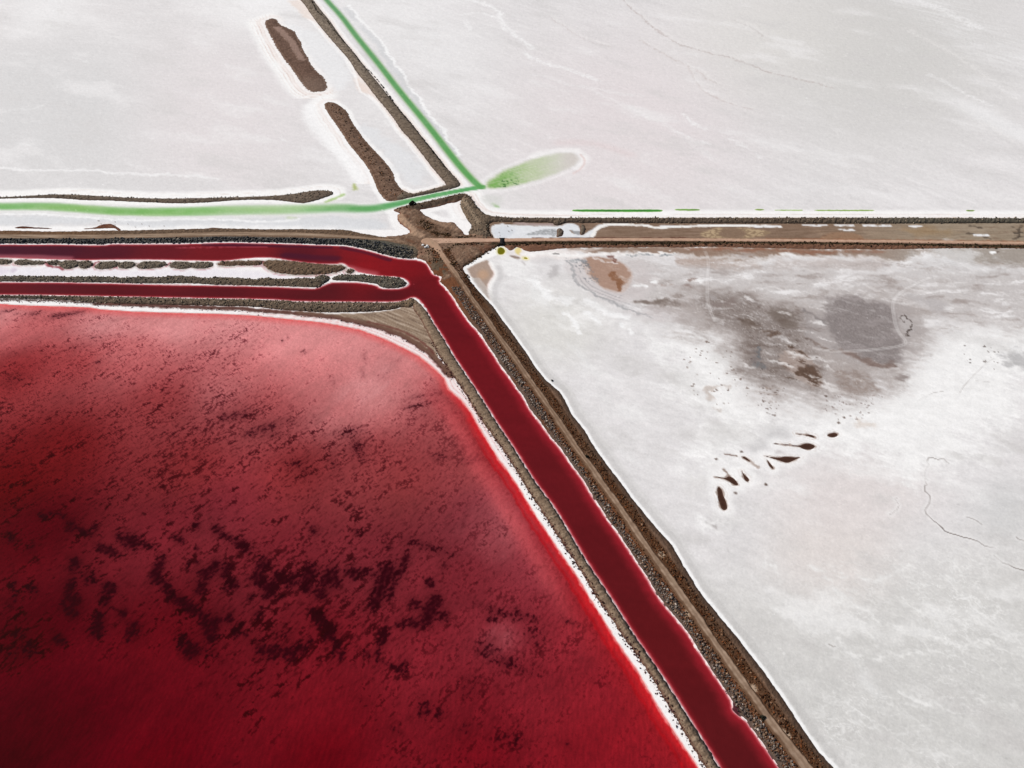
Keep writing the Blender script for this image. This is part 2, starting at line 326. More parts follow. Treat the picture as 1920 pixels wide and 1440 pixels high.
# ------------------------------------------------------------------ the ground: one fine terrain sheet, cut into the pans that the embankments separate
us = axis(-700, 2620, 2.0, -40, 1960); vs = axis(-260, 1780, 2.0, -16, 1470)
U, V = np.meshgrid(us, vs); U = U.astype(f32); V = V.astype(f32)
X, Y = G(U, V)
N120 = fbm(X, Y, 120, 3, seed=1); N40 = fbm(X, Y, 40, 4, seed=2); N12 = fbm(X, Y, 12, 4, seed=3)
N4 = fbm(X, Y, 4, 3, seed=4); N2 = fbm(X, Y, 1.6, 2, seed=5)
c = np.empty(U.shape + (3,), f32); c[:] = (227, 224, 224)

WQ = fbm(X, Y, 24, 4, seed=201), fbm(X, Y, 24, 4, seed=202), fbm(X, Y, 5, 4, seed=203), fbm(X, Y, 5, 4, seed=204)
G1 = (fbm(X, Y, 2.6, 4, ang=-25, st=3.5, seed=205) * .75 + N2 * .35 + N12 * .25).astype(f32)
WX, WY, DITH, GRIT = X, Y, .25, 1.5
def set_warp(a1, a2, dith, grit):
    global WX, WY, DITH, GRIT
    WX = X + WQ[0] * a1 + WQ[2] * a2; WY = Y + WQ[1] * a1 + WQ[3] * a2; DITH = dith; GRIT = grit
def feather(m, amt, tex, rgb):
    m = np.clip(m + G1 * (DITH * 4) * m * (1 - m), 0, 1) * amt
    if tex is not None: m = m * tex
    mix(c, rgb, m)
    if GRIT: c[...] += (m * G1 * GRIT)[..., None]
    return m
def poly_stain(pts, rgb, soft=3.0, amt=1.0, nz=0.0, noise=None, sm=1, tex=None):
    P = chaikin(GP(pts), sm) if sm else GP(pts)
    d = dist(WX, WY, P, True, maxd=soft + nz * 2 + 6)
    if nz: d = d + nz * (N12 if noise is None else noise)
    return feather(sst(-soft, soft, d), amt, tex, rgb)
def line_stain(pts, rgb, hw=1.0, soft=.6, amt=1.0, nz=0.0, sm=1, jit=None, tex=None):
    P = GP(pts)
    if sm: P = chaikin(P, sm, False)
    d = dist(WX, WY, P, False, maxd=hw + soft + nz * 2 + 4)
    if nz: d = d + nz * (N4 if jit is None else jit)
    return feather(1 - sst(hw - soft, hw + soft, d), amt, tex, rgb)
def add(arr, amt):
    c[...] += (arr * amt)[..., None]

lev_u = np.interp(vs, [-260, 0, 85, 150, 250, 345, 450, 2000], [380, 577, 648, 695, 765, 850, 800, 800])[:, None]
left_of = U < lev_u
NWz = left_of & (V < 432); NEz = (~left_of) & (V < 414)
MUDz = (U > 890) & (V >= 414) & (V < 455)
er = np.array([(860, 455)] + emb_right); er_u = np.interp(vs, er[:, 1], er[:, 0])[:, None]
SEz = (V >= 455) & (U > er_u - 12)
reg = np.full(U.shape, 4, np.int8); reg[NWz] = 0; reg[NEz] = 1; reg[MUDz] = 2; reg[SEz] = 3

# --- broad tone of each pan
set_warp(3.0, 1.5, .6, 0)
nw = NWz.astype(f32); ne = NEz.astype(f32); se = SEz.astype(f32)
stNW = fbm(X, Y, 5, 4, ang=-15, st=7, seed=6); stNE = fbm(X, Y, 6, 4, ang=-48, st=7, seed=7); stN2 = fbm(X, Y, 25, 3, ang=-50, st=4, seed=8)
add(nw * (N120 * .8 + N40 * .6), 4.0); add(nw * stNW, 4.0); add(nw * fbm(X, Y, 1.6, 3, ang=-10, st=2.5, seed=210), 3.5)
mix(c, (214, 213, 213), nw * sst(330, 60, np.hypot((U - 60) * .8, (V - 215) * 1.4)) * .75)
mix(c, (229, 221, 222), nw * sst(260, 40, np.hypot(U - 420, V - 225)) * .6)
mix(c, (246, 245, 245), nw * sst(190, 20, np.hypot((U - 500) * .9, (V + 10) * 1.6)) * .8)
mix(c, (240, 239, 239), nw * sst(100, 10, np.hypot(U - 90, (V - 20) * 1.4)) * .7)
add(ne * stNE, 5.0); add(ne * np.maximum(stNE - .5, 0), 9); add(ne * stN2, 4.0); add(ne * fbm(X, Y, 1.8, 3, ang=-48, st=3, seed=211), 3.5); add(ne * N120, 2.5)
mix(c, (229, 220, 221), ne * sst(380, 60, np.hypot(U - 1180, (V - 250) * 1.3)) * .75)
mix(c, (213, 211, 208), ne * sst(420, 60, np.hypot(U - 1650, (V - 90) * 1.4)) * .9)
mix(c, (228, 225, 221), ne * sst(260, 30, np.hypot(U - 1420, (V - 60) * 1.4)) * .5)
mix(c, (241, 240, 240), ne * sst(150, 10, np.abs((U - 760) * .55 - (V - 40))) * sst(1000, 780, U) * .6)
mix(c, (236, 235, 235), ne * sst(70, 10, np.abs((U - 1760) * .62 - (V - 20))) * sst(-.6, 1.2, stNE) * .8)
mix(c, (240, 239, 239), ne * sst(25, 5, np.abs((U - 1840) * .5 - (V - 215))) * sst(1700, 1850, U) * .7)
for P, rgb, hw, a in [
    ([(1160,-8),(1173,7),(1200,27),(1220,50),(1267,80),(1300,92),(1333,100),(1390,113),(1420,128),(1440,136),(1500,148),(1560,165)], (192,180,176), 1.1, .8),
    ([(1290,125),(1312,165),(1345,188),(1410,205)], (205,193,190), 1.0, .7),
    ([(1200,75),(1240,100),(1300,128),(1345,160)], (206,196,192), .9, .7),
    ([(1030,30),(1060,52),(1090,75),(1150,88)], (208,198,196), .9, .6),
    ([(1380,38),(1410,52),(1432,70)], (196,190,186), 1.0, .6), ([(1700,60),(1780,100),(1900,190)], (206,203,201), 2.0, .5),
    ([(1850,238),(1895,270),(1990,320)], (205,203,203), 2.2, .6)]:
    line_stain(P, rgb, hw, hw, min(1, a * 1.2), nz=1.6, jit=N12, tex=np.clip(.65 + G1 * .9, 0, 1)); line_stain([(q[0] + 2, q[1] - 4) for q in P], (236, 233, 231), hw * 2.5, hw * 2.5, .5, nz=2, jit=N12, tex=np.clip(.6 + G1, 0, 1))
for P, hw, a in [
    ([(800,-20),(905,5),(938,22),(936,40),(955,60),(1000,90)], 2.4, .95), ([(860,28),(905,22),(935,34)], 1.6, .8), ([(870,35),(880,55)], 1.6, .6),
    ([(985,100),(1000,112),(1050,125),(1120,150)], 2, .8), ([(1280,215),(1300,232),(1320,242)], 1.2, .8), ([(1270,245),(1300,262),(1330,270)], 1.2, .6),
    ([(1375,260),(1400,278),(1425,296)], 1.2, .6), ([(1120,175),(1180,200),(1260,240),(1340,300)], 2.2, .35), ([(1000,140),(1100,165),(1200,180)], 2, .35),
    ([(1745,140),(1800,170),(1850,195)], 2, .6), ([(1700,-10),(1760,14),(1830,50)], 5, .6)]:
    line_stain(P, (246, 245, 245), hw * 1.4, hw * 1.3, min(1, a * 1.1), nz=2.5, jit=N12, tex=np.clip(.7 + G1, 0, 1))
for P in ([(655,10),(678,40),(700,62),(722,86),(735,112),(762,152),(790,192),(815,226),(835,252),(862,290)],):
    line_stain([(x - 5, y + 5) for x, y in P], (212, 213, 215), 3.6, 3, .75, nz=1.5)
    line_stain(P, (250, 250, 250), 1.5, 1.2, .9, nz=1.2)
cn = fbm(WX, WY, 45, 5, ang=-30, st=2.2, seed=216, gain=.6)
mix(c, (212, 209, 208), (nw + ne) * sst(.1, 1.0, -cn) * .5); mix(c, (241, 239, 239), (nw + ne) * sst(.1, .9, cn) * .55)
# fine white scratches left of the middle of the north-west pan
for P in ([(0,45),(10,38),(18,42)], [(85,15),(105,25),(120,20),(140,38)], [(0,210),(30,205),(60,205),(85,195)], [(528,252),(532,262),(540,268)], [(140,105),(155,115),(175,118)], [(30,270),(60,272),(80,268)]):
    line_stain(P, (244, 244, 244), 1.2, 1.2, .5, nz=2, jit=N12, tex=np.clip(.5 + G1, 0, 1))
line_stain([(-60,312),(0,316),(40,319),(110,318),(180,322),(250,328),(320,327),(370,330),(410,336)], (244,243,243), 1.6, 1.2, .8)
poly_stain([(-700,325),(0,322),(110,322),(250,332),(360,332),(420,340),(430,356),(300,361),(0,358),(-700,358)], (219,217,217), 5, .6)

set_warp(.6, .4, .4, 1)
# --- white shore crusts round the embankments, with drying rings
def rim(pts, w, rgb=(250, 249, 248), where=None, lam=0, ring=(214, 190, 180), ramt=.4, amt=1.0, smo=1, inner=(240, 226, 220), iamt=0.0):
    d = -dist(X, Y, GP(pts), True, maxd=w + 8) + N12 * .8
    m = (1 - sst(w * .55, w, d)) * amt
    if where is not None: m = m * where
    mix(c, rgb, m)
    if iamt: mix(c, inner, m * (1 - sst(w * .1, w * .5, d)) * iamt)
    if lam:
        r = np.power(.5 + .5 * np.sin(d * (2 * np.pi / lam) + N40 * 1.5), 5) * sst(.9 * w, .25 * w, d) * ramt * np.clip(.6 + N40, 0, 1)
        mix(c, ring, m * r)
wl = sst(30, 4, U - (505 + (V - 40) * .76 + 6))
rim(isl_up, 24, where=wl * (V < 185), lam=3.6, ramt=.8, iamt=.8); rim(isl_up, 6, amt=.7)
wl2 = sst(30, 4, U - (612 + (V - 195) * .62 + 6))
rim(isl_low, 20, where=wl2 * (V < 345), lam=3.2, ramt=.7, iamt=.6); rim(isl_low, 5, amt=.9)
rim(long_lev, 7, iamt=.5, inner=(232, 214, 204), ramt=.4, lam=3)
poly_stain(D4([(390,0),(500,0),(600,150),(585,160),(540,140),(470,80)]), (238, 222, 212), 3, .7, nz=3)
poly_stain(D4([(900,560),(985,640),(1060,730),(1000,700),(930,690),(905,640)]), (236, 218, 208), 3, .8, nz=2)
line_stain(D4([(540,140),(640,190),(720,290),(800,380),(870,480),(905,560),(930,680),(1000,720),(1080,780)]), (252, 250, 249), 1.2, 1, .8)
poly_stain(D4([(330,150),(460,200),(600,230),(760,360),(850,500),(880,620),(760,690),(690,580),(560,440),(480,260)]), (238, 238, 239), 6, .8, nz=4)
poly_stain(D4([(900,950),(1000,920),(1150,1050),(1300,1130),(1420,1250),(1440,1330),(1380,1390),(1280,1380),(1150,1180),(1000,1050)]), (229, 230, 232), 5, .75, nz=4)
line_stain(D4([(560,800),(555,880),(610,960),(700,1060),(800,1150),(900,1260),(960,1340)]), (250, 249, 249), 6, 5, .8)
rim(thin_berm, 13, where=(V < 375).astype(f32), lam=2.6, ramt=.55, iamt=.6); rim(thin_berm, 6)
rim(west_emb, 9, where=(V < 445).astype(f32), amt=.95)
poly_stain([(-700,402),(0,401),(120,405),(300,409),(420,410),(560,406),(680,408),(720,415),(730,432),(600,426),(430,423),(300,426),(230,424),(205,415),(150,421),(60,422),(-700,420)], (217,219,222), 4, .8, nz=2)
line_stain([(0,402),(70,400.5),(120,405),(190,409),(240,414),(330,411),(420,411),(500,417),(560,413)], (250,250,250), 1.3, 1.2, .8, nz=1.5)
rim(junction, 8, amt=.95, lam=2.4, ramt=.3); rim(east_berm, 14, where=(V < 412).astype(f32), lam=4.2, ramt=.4, iamt=.3, inner=(244,234,230))
line_stain([(882,362),(890,375),(900,388),(915,397),(940,401),(1000,403.5),(1100,404)], (228,208,200), .9, .6, .5)
rim(plume, 6, amt=.4, lam=3.5, ramt=.35, ring=(222,200,196)); rim([(x, y) for x, y in plume[3:8]], 10, amt=.5)
line_stain([(1088,290),(1098,300),(1094,312),(1075,325)], (226,202,198), 1.0, .7, .6)
line_stain([(1050,268),(1090,266),(1130,272),(1180,290)], (226,212,212), 5, 5, .6)

# --- canal banks, island salt and the pond's white shore
bank = (reg == 4).astype(f32)
mix(c, (249, 246, 245), bank * .95)
add(bank * N4, 2.5)
poly_stain([(-700,499),(0,499),(120,503),(300,506),(420,503),(480,508),(520,516),(560,520),(590,518),(560,522),(300,520),(0,517),(-700,518)], (236,231,238), 2.5, .8, nz=1.5)
poly_stain(pc(0, 420, 8, [(160,690),(220,640),(270,690),(180,745)]), (214, 202, 216), 1.0, .8)
poly_stain(pc(0, 420, 8, [(-50,640),(120,640),(150,720),(0,770),(-50,760)]), (226, 216, 228), 1.0, .6)
for mp in mounds:
    d = -dist(X, Y, GP(mp), True, maxd=6) + N4 * .4
    mix(c, (150, 138, 126), (1 - sst(.4, 1.7, d + N2 * .5)) * .75)
    mix(c, (176, 96, 104), (1 - sst(.3, .8, np.abs(d - 1.9))) * sst(490, 498, V) * .5 * np.clip(.5 + N12, 0, 1))
for P in ([(86,491),(95,502),(110,501),(118,506)], [(176,497),(180,492),(186,491)], [(220,499),(214,503)], [(311,499),(318,493)]):
    line_stain(P, (140, 60, 70), .8, .5, .9, nz=.6)
poly_stain(pc(480, 440, 8, [(-60,380),(20,400),(120,400),(190,470),(150,510),(60,480),(-40,490)]), (196, 166, 168), 1.0, .85, nz=.6)
poly_stain(pc(480, 440, 8, [(80,400),(140,400),(150,430),(110,440)]), (120, 48, 52), .6, .9, nz=.4)
poly_stain(pc(480, 440, 8, [(860,600),(1000,600),(1100,590),(1000,615),(870,640)]), (190, 150, 150), .8, .8)
dpond = dist(X, Y, pond_poly, True, maxd=40) + N4 * .25 + N2 * .12
do = -dpond
pr = bank * (do > -.5)
w_ring = sst(380, 640, U) * sst(930, 780, V)
ring = np.power(.5 + .5 * np.sin(do * 2 * np.pi / 2.1 + N40 * .6), 8)
mix(c, (214, 120, 116), pr * ring * sst(8, 1.5, do) * w_ring * .65)
mix(c, (232, 196, 196), pr * sst(9, 3, do) * w_ring * .35)
mix(c, (214, 150, 148), pr * (1 - sst(.15, .7, do)) * .8)
# tan triangle of packed sand between the south berm and the levee, dark foot line towards the pond
tri = [(540,586),(600,589),(645,589),(700,586),(745,581),(756,574),(774,572),(790,598),(812,640),(824,668),(822,674),(806,660),(787,647),(765,636),(740,624),(700,610.5),(650,598),(600,591)]
tm = poly_stain(tri, (150, 128, 108), .8, 1, nz=.5)
sand = fbm(X, Y, 1.5, 4, ang=-30, st=14, seed=9)
mix(c, (188, 170, 152), tm * sst(.05, .7, sand) * .8); mix(c, (104, 82, 68), tm * sst(.05, .7, -sand) * .75)
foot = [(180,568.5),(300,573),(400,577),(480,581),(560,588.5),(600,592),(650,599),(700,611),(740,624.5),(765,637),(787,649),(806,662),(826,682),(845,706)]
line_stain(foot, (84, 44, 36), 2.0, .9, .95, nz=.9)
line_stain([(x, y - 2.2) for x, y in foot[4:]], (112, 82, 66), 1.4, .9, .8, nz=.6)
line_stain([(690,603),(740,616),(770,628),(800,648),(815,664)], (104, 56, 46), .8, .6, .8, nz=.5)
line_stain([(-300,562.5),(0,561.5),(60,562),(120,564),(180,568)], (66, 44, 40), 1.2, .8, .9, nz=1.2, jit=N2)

set_warp(.5, .45, .4, 3)
# --- mud strip between the two eastern embankments
mud = MUDz.astype(f32)
mflow = fbm(X, Y, 2.2, 4, ang=4, st=9, seed=10)
mix(c, (130, 106, 88), mud); 
mix(c, (152, 136, 117), mud * sst(1500, 1760, U)); add(mud * mflow, 16); mix(c, (108, 82, 64), mud * sst(.3, 1.0, fbm(WX, WY, 5, 4, ang=5, st=5, seed=224)) * .6); mix(c, (176, 150, 126), mud * sst(.4, 1.1, -fbm(WX, WY, 5, 4, ang=5, st=5, seed=224)) * .5)
mix(c, (122, 98, 78), mud * sst(.1, 1.2, fbm(X, Y, 14, 3, ang=8, st=3, seed=11)) * .5)
poly_stain(X4([(1000,400),(1150,380),(1350,400),(1400,430),(1250,450),(1080,440)]), (154, 126, 92), 5, .6, nz=4)
poly_stain(X4([(700,420),(900,420),(1100,460),(1300,480),(1150,490),(850,470)]), (152, 132, 112), 3, .6, nz=3)
hill = W4([(1245,440),(1300,410),(1380,385),(1440,395),(1560,385),(1680,395),(1780,420),(1790,440),(1680,450),(1600,470),(1400,470),(1290,465)])
hm = poly_stain(hill, (184, 160, 128), 1.5, .95, nz=1.2)
mix(c, (112, 90, 70), hm * sst(.35, .7, 1 - np.abs(fbm(X, Y, 3.2, 2, ang=20, st=2, seed=12)) * 2.2) * .6)
poly_stain(W4([(1400,400),(1480,385),(1560,390),(1590,440),(1560,470),(1440,470),(1400,450)]), (128, 104, 86), 1.5, .9, nz=1.5)
hm = poly_stain(X4([(390,440),(520,420),(660,425),(720,450),(720,480),(520,490),(400,480)]), (152, 118, 92), 1.5, .8, nz=1.5)
mix(c, (92, 66, 50), hm * sst(.2, .8, mflow) * .8)
line_stain([(1440,449.5),(1540,450),(1640,451),(1720,452),(1920,454)], (150, 100, 72), 1.6, 1, .7, nz=1.2)
for P in (X4([(1845,470),(1890,460),(1880,400),(1895,372)]), X4([(1850,430),(1910,425)]), X4([(1855,450),(1905,452)]), X4([(1500,432),(1530,430)]), X4([(1520,378),(1600,390)]), X4([(1620,460),(1670,472)]), X4([(1790,372),(1830,380)])):
    line_stain(P, (74, 62, 52), .8, .7, .8, nz=1.5)
poly_stain(Q8([(165,300),(200,265),(240,250),(270,250),(340,232),(380,250),(480,250),(700,262),(900,268),(1100,272),(1220,268),(1250,245),(1310,232),(1420,238),(1480,270),(1500,330),(1505,400),(1560,405),(1620,360),(1680,320),(1740,270),(1800,245),(1980,232),(2200,232),(1980,262),(1850,285),(1760,320),(1700,380),(1640,430),(1640,448),(1260,440),(1100,455),(600,465),(300,465),(215,450),(175,380)]), (228, 230, 233), .8, 1, nz=.5, sm=0)
poly_stain(Q8([(480,215),(800,225),(1100,230),(1210,262),(900,262),(700,258),(480,246)]), (186, 168, 170), .8, .7, nz=.5)
poly_stain(Q8([(230,300),(400,270),(560,330),(440,440),(260,440),(190,370)]), (214, 218, 224), 1.5, .8, nz=1)
poly_stain(Q8([(640,412),(780,365),(930,322),(1050,310),(1150,320),(1165,370),(1130,410),(1080,445),(1090,415),(1060,402),(900,405),(750,408)]), (150, 152, 154), .5, .95, nz=.3, tex=np.clip(.75 + N2 * .7, 0, 1))
poly_stain(Q8([(1325,325),(1380,335),(1440,350),(1505,350),(1500,400),(1440,398),(1370,372)]), (150, 150, 152), .5, .9, nz=.3)
poly_stain(Q8([(1330,325),(1370,345),(1420,392),(1370,372)]), (150, 126, 106), .5, .9)
line_stain(W4([(440,452),(470,402),(520,371),(600,362),(800,365),(860,375),(930,391),(1000,387),(1100,379),(1250,374),(1400,371),(1600,372),(1750,376),(1850,380)]), (245, 243, 240), 1.5, .6, 1, nz=.6)
for x0, x1, y in ((1415,1460,424.7),(1506,1550,422.6),(1568,1600,422.4),(1620,1670,423),(1575,1600,431),(1826,1852,441),(1240,1262,424)):
    line_stain([(x0, y), ((x0 + x1) / 2, y + .4), (x1, y)], (240, 240, 242), 1.1, .6, .95, nz=.6)
poly_stain(X4([(1045,368),(1170,372),(1120,388),(1070,382)]), (242, 242, 244), .6, 1)
for x0, x1 in ((1000,1025),(1033,1062),(1070,1115),(1120,1185),(1200,1240),(1260,1290)):
    line_stain([(x0, 447.2), (x1, 447.4)], (92, 52, 40), 1.0, .6, .9, nz=.8)

set_warp(2.6, 1.5, .6, 6)
# --- the south-eastern salt flat
add(se * (N40 * .7 + N12 * .5), 4); 
br = fbm(X, Y, 3.5, 4, ang=-22, st=5, seed=13); add(se * br, 4.5); add(se * fbm(X, Y, 1.3, 3, ang=-20, st=2, seed=212), 4.5)
mix(c, (214, 212, 209), se * sst(980, 1180, V + (U - 1400) * .12) * .85)
mix(c, (207, 206, 203), se * sst(1060, 1330, V + (U - 1500) * .2) * .6)
mix(c, (226, 218, 214), se * sst(150, 20, np.hypot((U - 1560) * .8, V - 1030)) * .8)
mix(c, (226, 218, 216), se * sst(170, 20, np.hypot((U - 1600) * .7, (V - 925) * 1.4)) * .8)
mix(c, (219, 217, 212), se * sst(150, 20, np.hypot(U - 1040, (V - 610) * 1.3)) * .8)
mix(c, (206, 206, 205), se * sst(120, 10, np.hypot(U - 1890, (V - 960) * 1.2)) * .6)
white = T3([(-60,560),(60,530),(180,500),(340,600),(370,780),(420,980),(560,960),(800,890),(1100,900),(1250,700),(1400,500),(1700,440),(2100,480),(2100,760),(1920,900),(1700,1200),(1350,1380),(1100,1260),(800,1180),(640,1090),(420,1130),(300,1330),(100,1330),(80,1080),(-40,900)])
poly_stain(white, (245, 244, 243), 16, .95, nz=12, noise=N40 * .6 + N12 * .6)
poly_stain(V4([(0,240),(60,200),(150,150),(250,180),(330,330),(420,450),(560,560),(700,640),(860,640),(1000,660),(1180,660),(1350,900),(1250,1000),(1180,720),(900,640),(700,560),(500,480),(380,560),(300,350),(100,300),(40,420)]), (243, 242, 241), 8, .7, nz=8)
for P, hw in ((V4([(330,340),(370,400),(410,470),(500,480),(600,500)]), 3), (V4([(550,590),(600,630),(640,680),(660,720)]), 1.2), (V4([(540,500),(580,530)]), 1), (V4([(720,500),(800,540),(900,590),(1010,620)]), 3), (V4([(980,680),(1040,710),(1060,750)]), 1), (V4([(720,590),(790,630),(830,660)]), 1.6)):
    line_stain(P, (249, 249, 249), hw, hw * .8, .8, nz=1.5)

cld = fbm(WX, WY, 30, 5, ang=-18, st=2.0, seed=214, gain=.6); cld2 = fbm(WX, WY, 6, 4, ang=-20, st=2.2, seed=215, gain=.6)
mix(c, (206, 203, 201), se * sst(.1, .9, -cld) * .65); mix(c, (244, 243, 242), se * sst(.15, .9, cld) * .6); add(se * cld2, 5)
# veins of fresh salt in the lower flat
rg = 1 - np.abs(fbm(X + N12 * 4 + N4 * 1.2, Y + WQ[0] * 4 + N4 * 1.2, 16, 4, ang=-24, st=2.4, seed=14, gain=.6)); vein = sst(.93, .995, rg) * np.clip(.45 + N40 * .8, 0, 1)
rg2 = 1 - np.abs(fbm(X + N4 * 1.5, Y + N12 * 2, 7, 4, ang=-22, st=2.8, seed=15, gain=.6)); vein2 = sst(.93, .995, rg2) * np.clip(.4 + N40 * .9, 0, 1)
low = se * sst(1010, 1110, V + (U - 1500) * .1)
mix(c, (236, 235, 233), low * vein * .95 * sst(1440, 1600, U)); mix(c, (238, 237, 235), low * vein2 * .95 * sst(1400, 1560, U)); rg3 = 1 - np.abs(fbm(X + N4 * 1.2, Y + N4 * 1.2, 3.6, 3, ang=-22, st=3.0, seed=221, gain=.6)); mix(c, (236, 235, 233), low * sst(.9, .995, rg3) * np.clip(.3 + N40, 0, 1) * .7)
add(low * fbm(X, Y, 1.2, 3, ang=-25, st=2, seed=16), 4.0)
patch = fbm(X, Y, 18, 5, ang=-50, st=2.5, seed=17)
mix(c, (235, 235, 234), se * sst(.25, .8, patch) * sst(1000, 1080, V) * sst(90, 20, np.abs((V - 1080) - (U - 1440) * 1.35)) * .9)
mix(c, (236, 236, 235), se * sst(.2, .8, patch) * sst(60, 10, np.abs((V - 1130) - (U - 1390) * 1.45)) * .7)
for P in (U3([(800,545),(830,600),(860,660),(900,690),(960,710),(1040,740),(1120,790),(1200,830),(1300,860),(1380,890),(1560,940)]), U3([(960,710),(930,680),(860,690)]), U3([(980,560),(1060,580),(1120,570),(1180,540),(1300,490)]), U3([(700,470),(780,490),(870,515)]), U3([(470,420),(480,445),(470,480)]), U3([(500,490),(540,520),(555,550)]), U3([(890,925),(940,870),(1000,830)]), U3([(900,980),(1040,1010),(1200,1005),(1400,990)]), U3([(1500,560),(1600,660),(1720,790),(1900,870)]), U3([(1200,1190),(1300,1240),(1450,1270),(1600,1330)]), U3([(1600,910),(1750,930),(1900,980)]), U3([(1240,650),(1300,720),(1420,800)])):
    line_stain(P, (242, 241, 239), .5, .5, .7, nz=.7, jit=N4, tex=np.clip(.7 + G1 * .6, 0, 1)); line_stain(P, (233, 232, 230), 2.0, 2.0, .45, nz=1.5, jit=N4, tex=np.clip(.5 + G1, 0, 1))
# muddy northern margin along the causeway
marg = [(1060,463),(1100,464),(1250,462),(1400,462),(1560,466),(1700,468),(1920,463),(2700,466),(2700,520),(1920,503),(1840,494),(1780,487),(1735,474),(1715,489),(1690,494),(1640,485),(1590,482),(1540,480),(1500,478),(1470,483),(1440,486),(1400,492),(1360,488),(1330,492),(1290,484),(1260,474.5),(1170,474.5),(1100,474)]
mm = poly_stain(marg, (148, 124, 108), 3.5, 1, nz=3); mix(c, (166, 158, 150), mm * sst(1560, 1760, U) * .9); add(mm * mflow, 6)
poly_stain([(1240,462),(1300,466),(1400,470),(1500,474),(1600,474),(1680,472),(1560,471),(1400,466)], (142, 94, 72), 2.5, .75, nz=2)
poly_stain(V4([(0,130),(250,130),(450,105),(720,108),(820,100),(640,135),(700,150),(880,160),(640,180),(420,190),(180,180)]), (238, 230, 227), 2.5, .8, nz=2)
line_stain([(985,477),(1020,477.5),(1060,476.5),(1100,477.5),(1170,479),(1215,477.5),(1262,475.5)], (248, 245, 243), 2.2, 1, .95, nz=1.0)
line_stain([(1170,479.8),(1215,478.8),(1240,477.8),(1265,476)], (110, 118, 124), .7, .5, .8, nz=1)
line_stain([(1262,476),(1300,480),(1350,484),(1380,481),(1420,487),(1460,484),(1480,478),(1500,481),(1560,487),(1640,482),(1670,492)], (226, 222, 220), 2.2, 2, .75, nz=2.2)
poly_stain(T3([(-60,140),(60,130),(140,140),(300,150),(440,160),(440,190),(300,200),(140,190),(0,185)]), (172, 150, 138), 3, .8, nz=3)
poly_stain(T3([(460,160),(700,140),(1000,150),(1180,160),(1160,190),(950,200),(760,190),(480,200)]), (186, 172, 166), 4, .7, nz=4)
line_stain(T3([(560,110),(600,105),(640,125)]), (244, 243, 243), 2.2, 2, .9, nz=1.5)
line_stain(T3([(1040,205),(1150,205),(1220,185),(1290,160),(1340,125),(1380,110)]), (245, 244, 244), 2.4, 1.8, .9, nz=1.5)
line_stain(T3([(-200,300),(0,300),(200,295),(420,295),(560,320),(700,360),(800,340),(1000,330)]), (240, 238, 238), 6, 6, .75, nz=5)
line_stain(T3([(420,300),(560,350),(690,410)]), (247, 247, 247), 7, 5, .8, nz=4)
poly_stain(T3([(690,230),(760,220),(830,240),(880,285),(800,290),(720,260)]), (188, 176, 174), 5, .7, nz=4)
poly_stain(T3([(470,230),(500,220),(540,235),(500,250)]), (168, 152, 146), 2.5, .8, nz=2)
poly_stain(T3([(1380,60),(1540,50),(1700,120),(1560,200),(1400,220),(1300,260),(1240,250)]), (226, 225, 225), 9, .7, nz=7)
poly_stain(T3([(1500,160),(1800,170),(2100,220),(2100,420),(1800,400),(1600,330),(1480,240)]), (205, 204, 204), 12, .6, nz=9)
line_stain(T3([(1480,215),(1540,225),(1600,240),(1640,235)]), (243, 243, 243), 1.8, 1.5, .8, nz=2)
line_stain(T3([(1700,185),(1800,185),(1900,210)]), (236, 236, 236), 1.5, 1.5, .8, nz=2)
poly_stain(T3([(1740,290),(1770,275),(1790,300)]), (140, 132, 126), 2, .7, nz=3)
poly_stain(X4([(1662,562),(1690,558),(1730,570),(1725,582),(1670,582)]), (252, 252, 252), .6, 1)
line_stain(X4([(1735,578),(1745,574)]), (110, 95, 85), .6, .5, .9)
R1 = poly_stain(T3([(-330,150),(0,190),(600,150),(1200,190),(2100,190),(2100,560),(1560,500),(1380,640),(1250,760),(1150,880),(850,980),(420,940),(340,760),(220,580),(-60,500),(-330,360)]), (198, 192, 190), 18, .88, nz=8, noise=N40 + N12 * .5)
wis = fbm(WX, WY, 9, 5, ang=4, st=3.2, seed=213, gain=.6)
mix(c, (244, 242, 242), R1 * sst(.1, .7, wis) * .92); mix(c, (158, 146, 141), R1 * sst(.1, .75, -wis) * .85)
# brown lagoon and the ripples round it
poly_stain(V4([(560,240),(620,200),(720,170),(1050,180),(1200,250),(1250,380),(1100,500),(960,520),(800,460),(680,400)]), (206, 198, 197), 6, .75, nz=4)
lag = V4([(690,180),(760,175),(900,180),(980,212),(1045,270),(1052,330),(1005,412),(965,432),(880,412),(800,360),(740,300),(700,230)])
mix(c, (196, 172, 160), (1 - sst(.5, 2.5, np.abs(dist(X, Y, chaikin(GP(lag), 1), True, 8)))) * .5)
poly_stain(lag, (172, 141, 124), 1.2, 1, nz=.8)
poly_stain(V4([(870,300),(905,270),(940,280),(960,330),(1000,350),(995,410),(985,430),(960,412),(940,350),(890,335)]), (136, 92, 64), .9, .9, nz=1.6, noise=N4)
for P in (V4([(640,180),(690,190),(720,240)]), V4([(775,320),(800,355)]), V4([(670,200),(705,225)])):
    line_stain(P, (126, 128, 132), 1.0, 1, .7, nz=2.0, jit=N2)
line_stain(V4([(780,178),(820,196),(880,205),(925,208)]), (226, 216, 212), .8, .5, .8)
line_stain(V4([(890,170),(925,170),(930,200),(905,196)]), (112, 70, 60), .9, .5, .7, nz=1)
arc = V4([(600,205),(615,260),(625,320),(650,370),(710,420),(800,462),(900,500),(1000,540),(1120,585),(1200,610)])
line_stain(arc, (158, 158, 160), .8, .7, .75, nz=.5)
rip = np.power(.5 + .5 * np.sin(dist(X, Y, GP(arc), False, 24) * 2.1 + N12 * 1.6), 4)
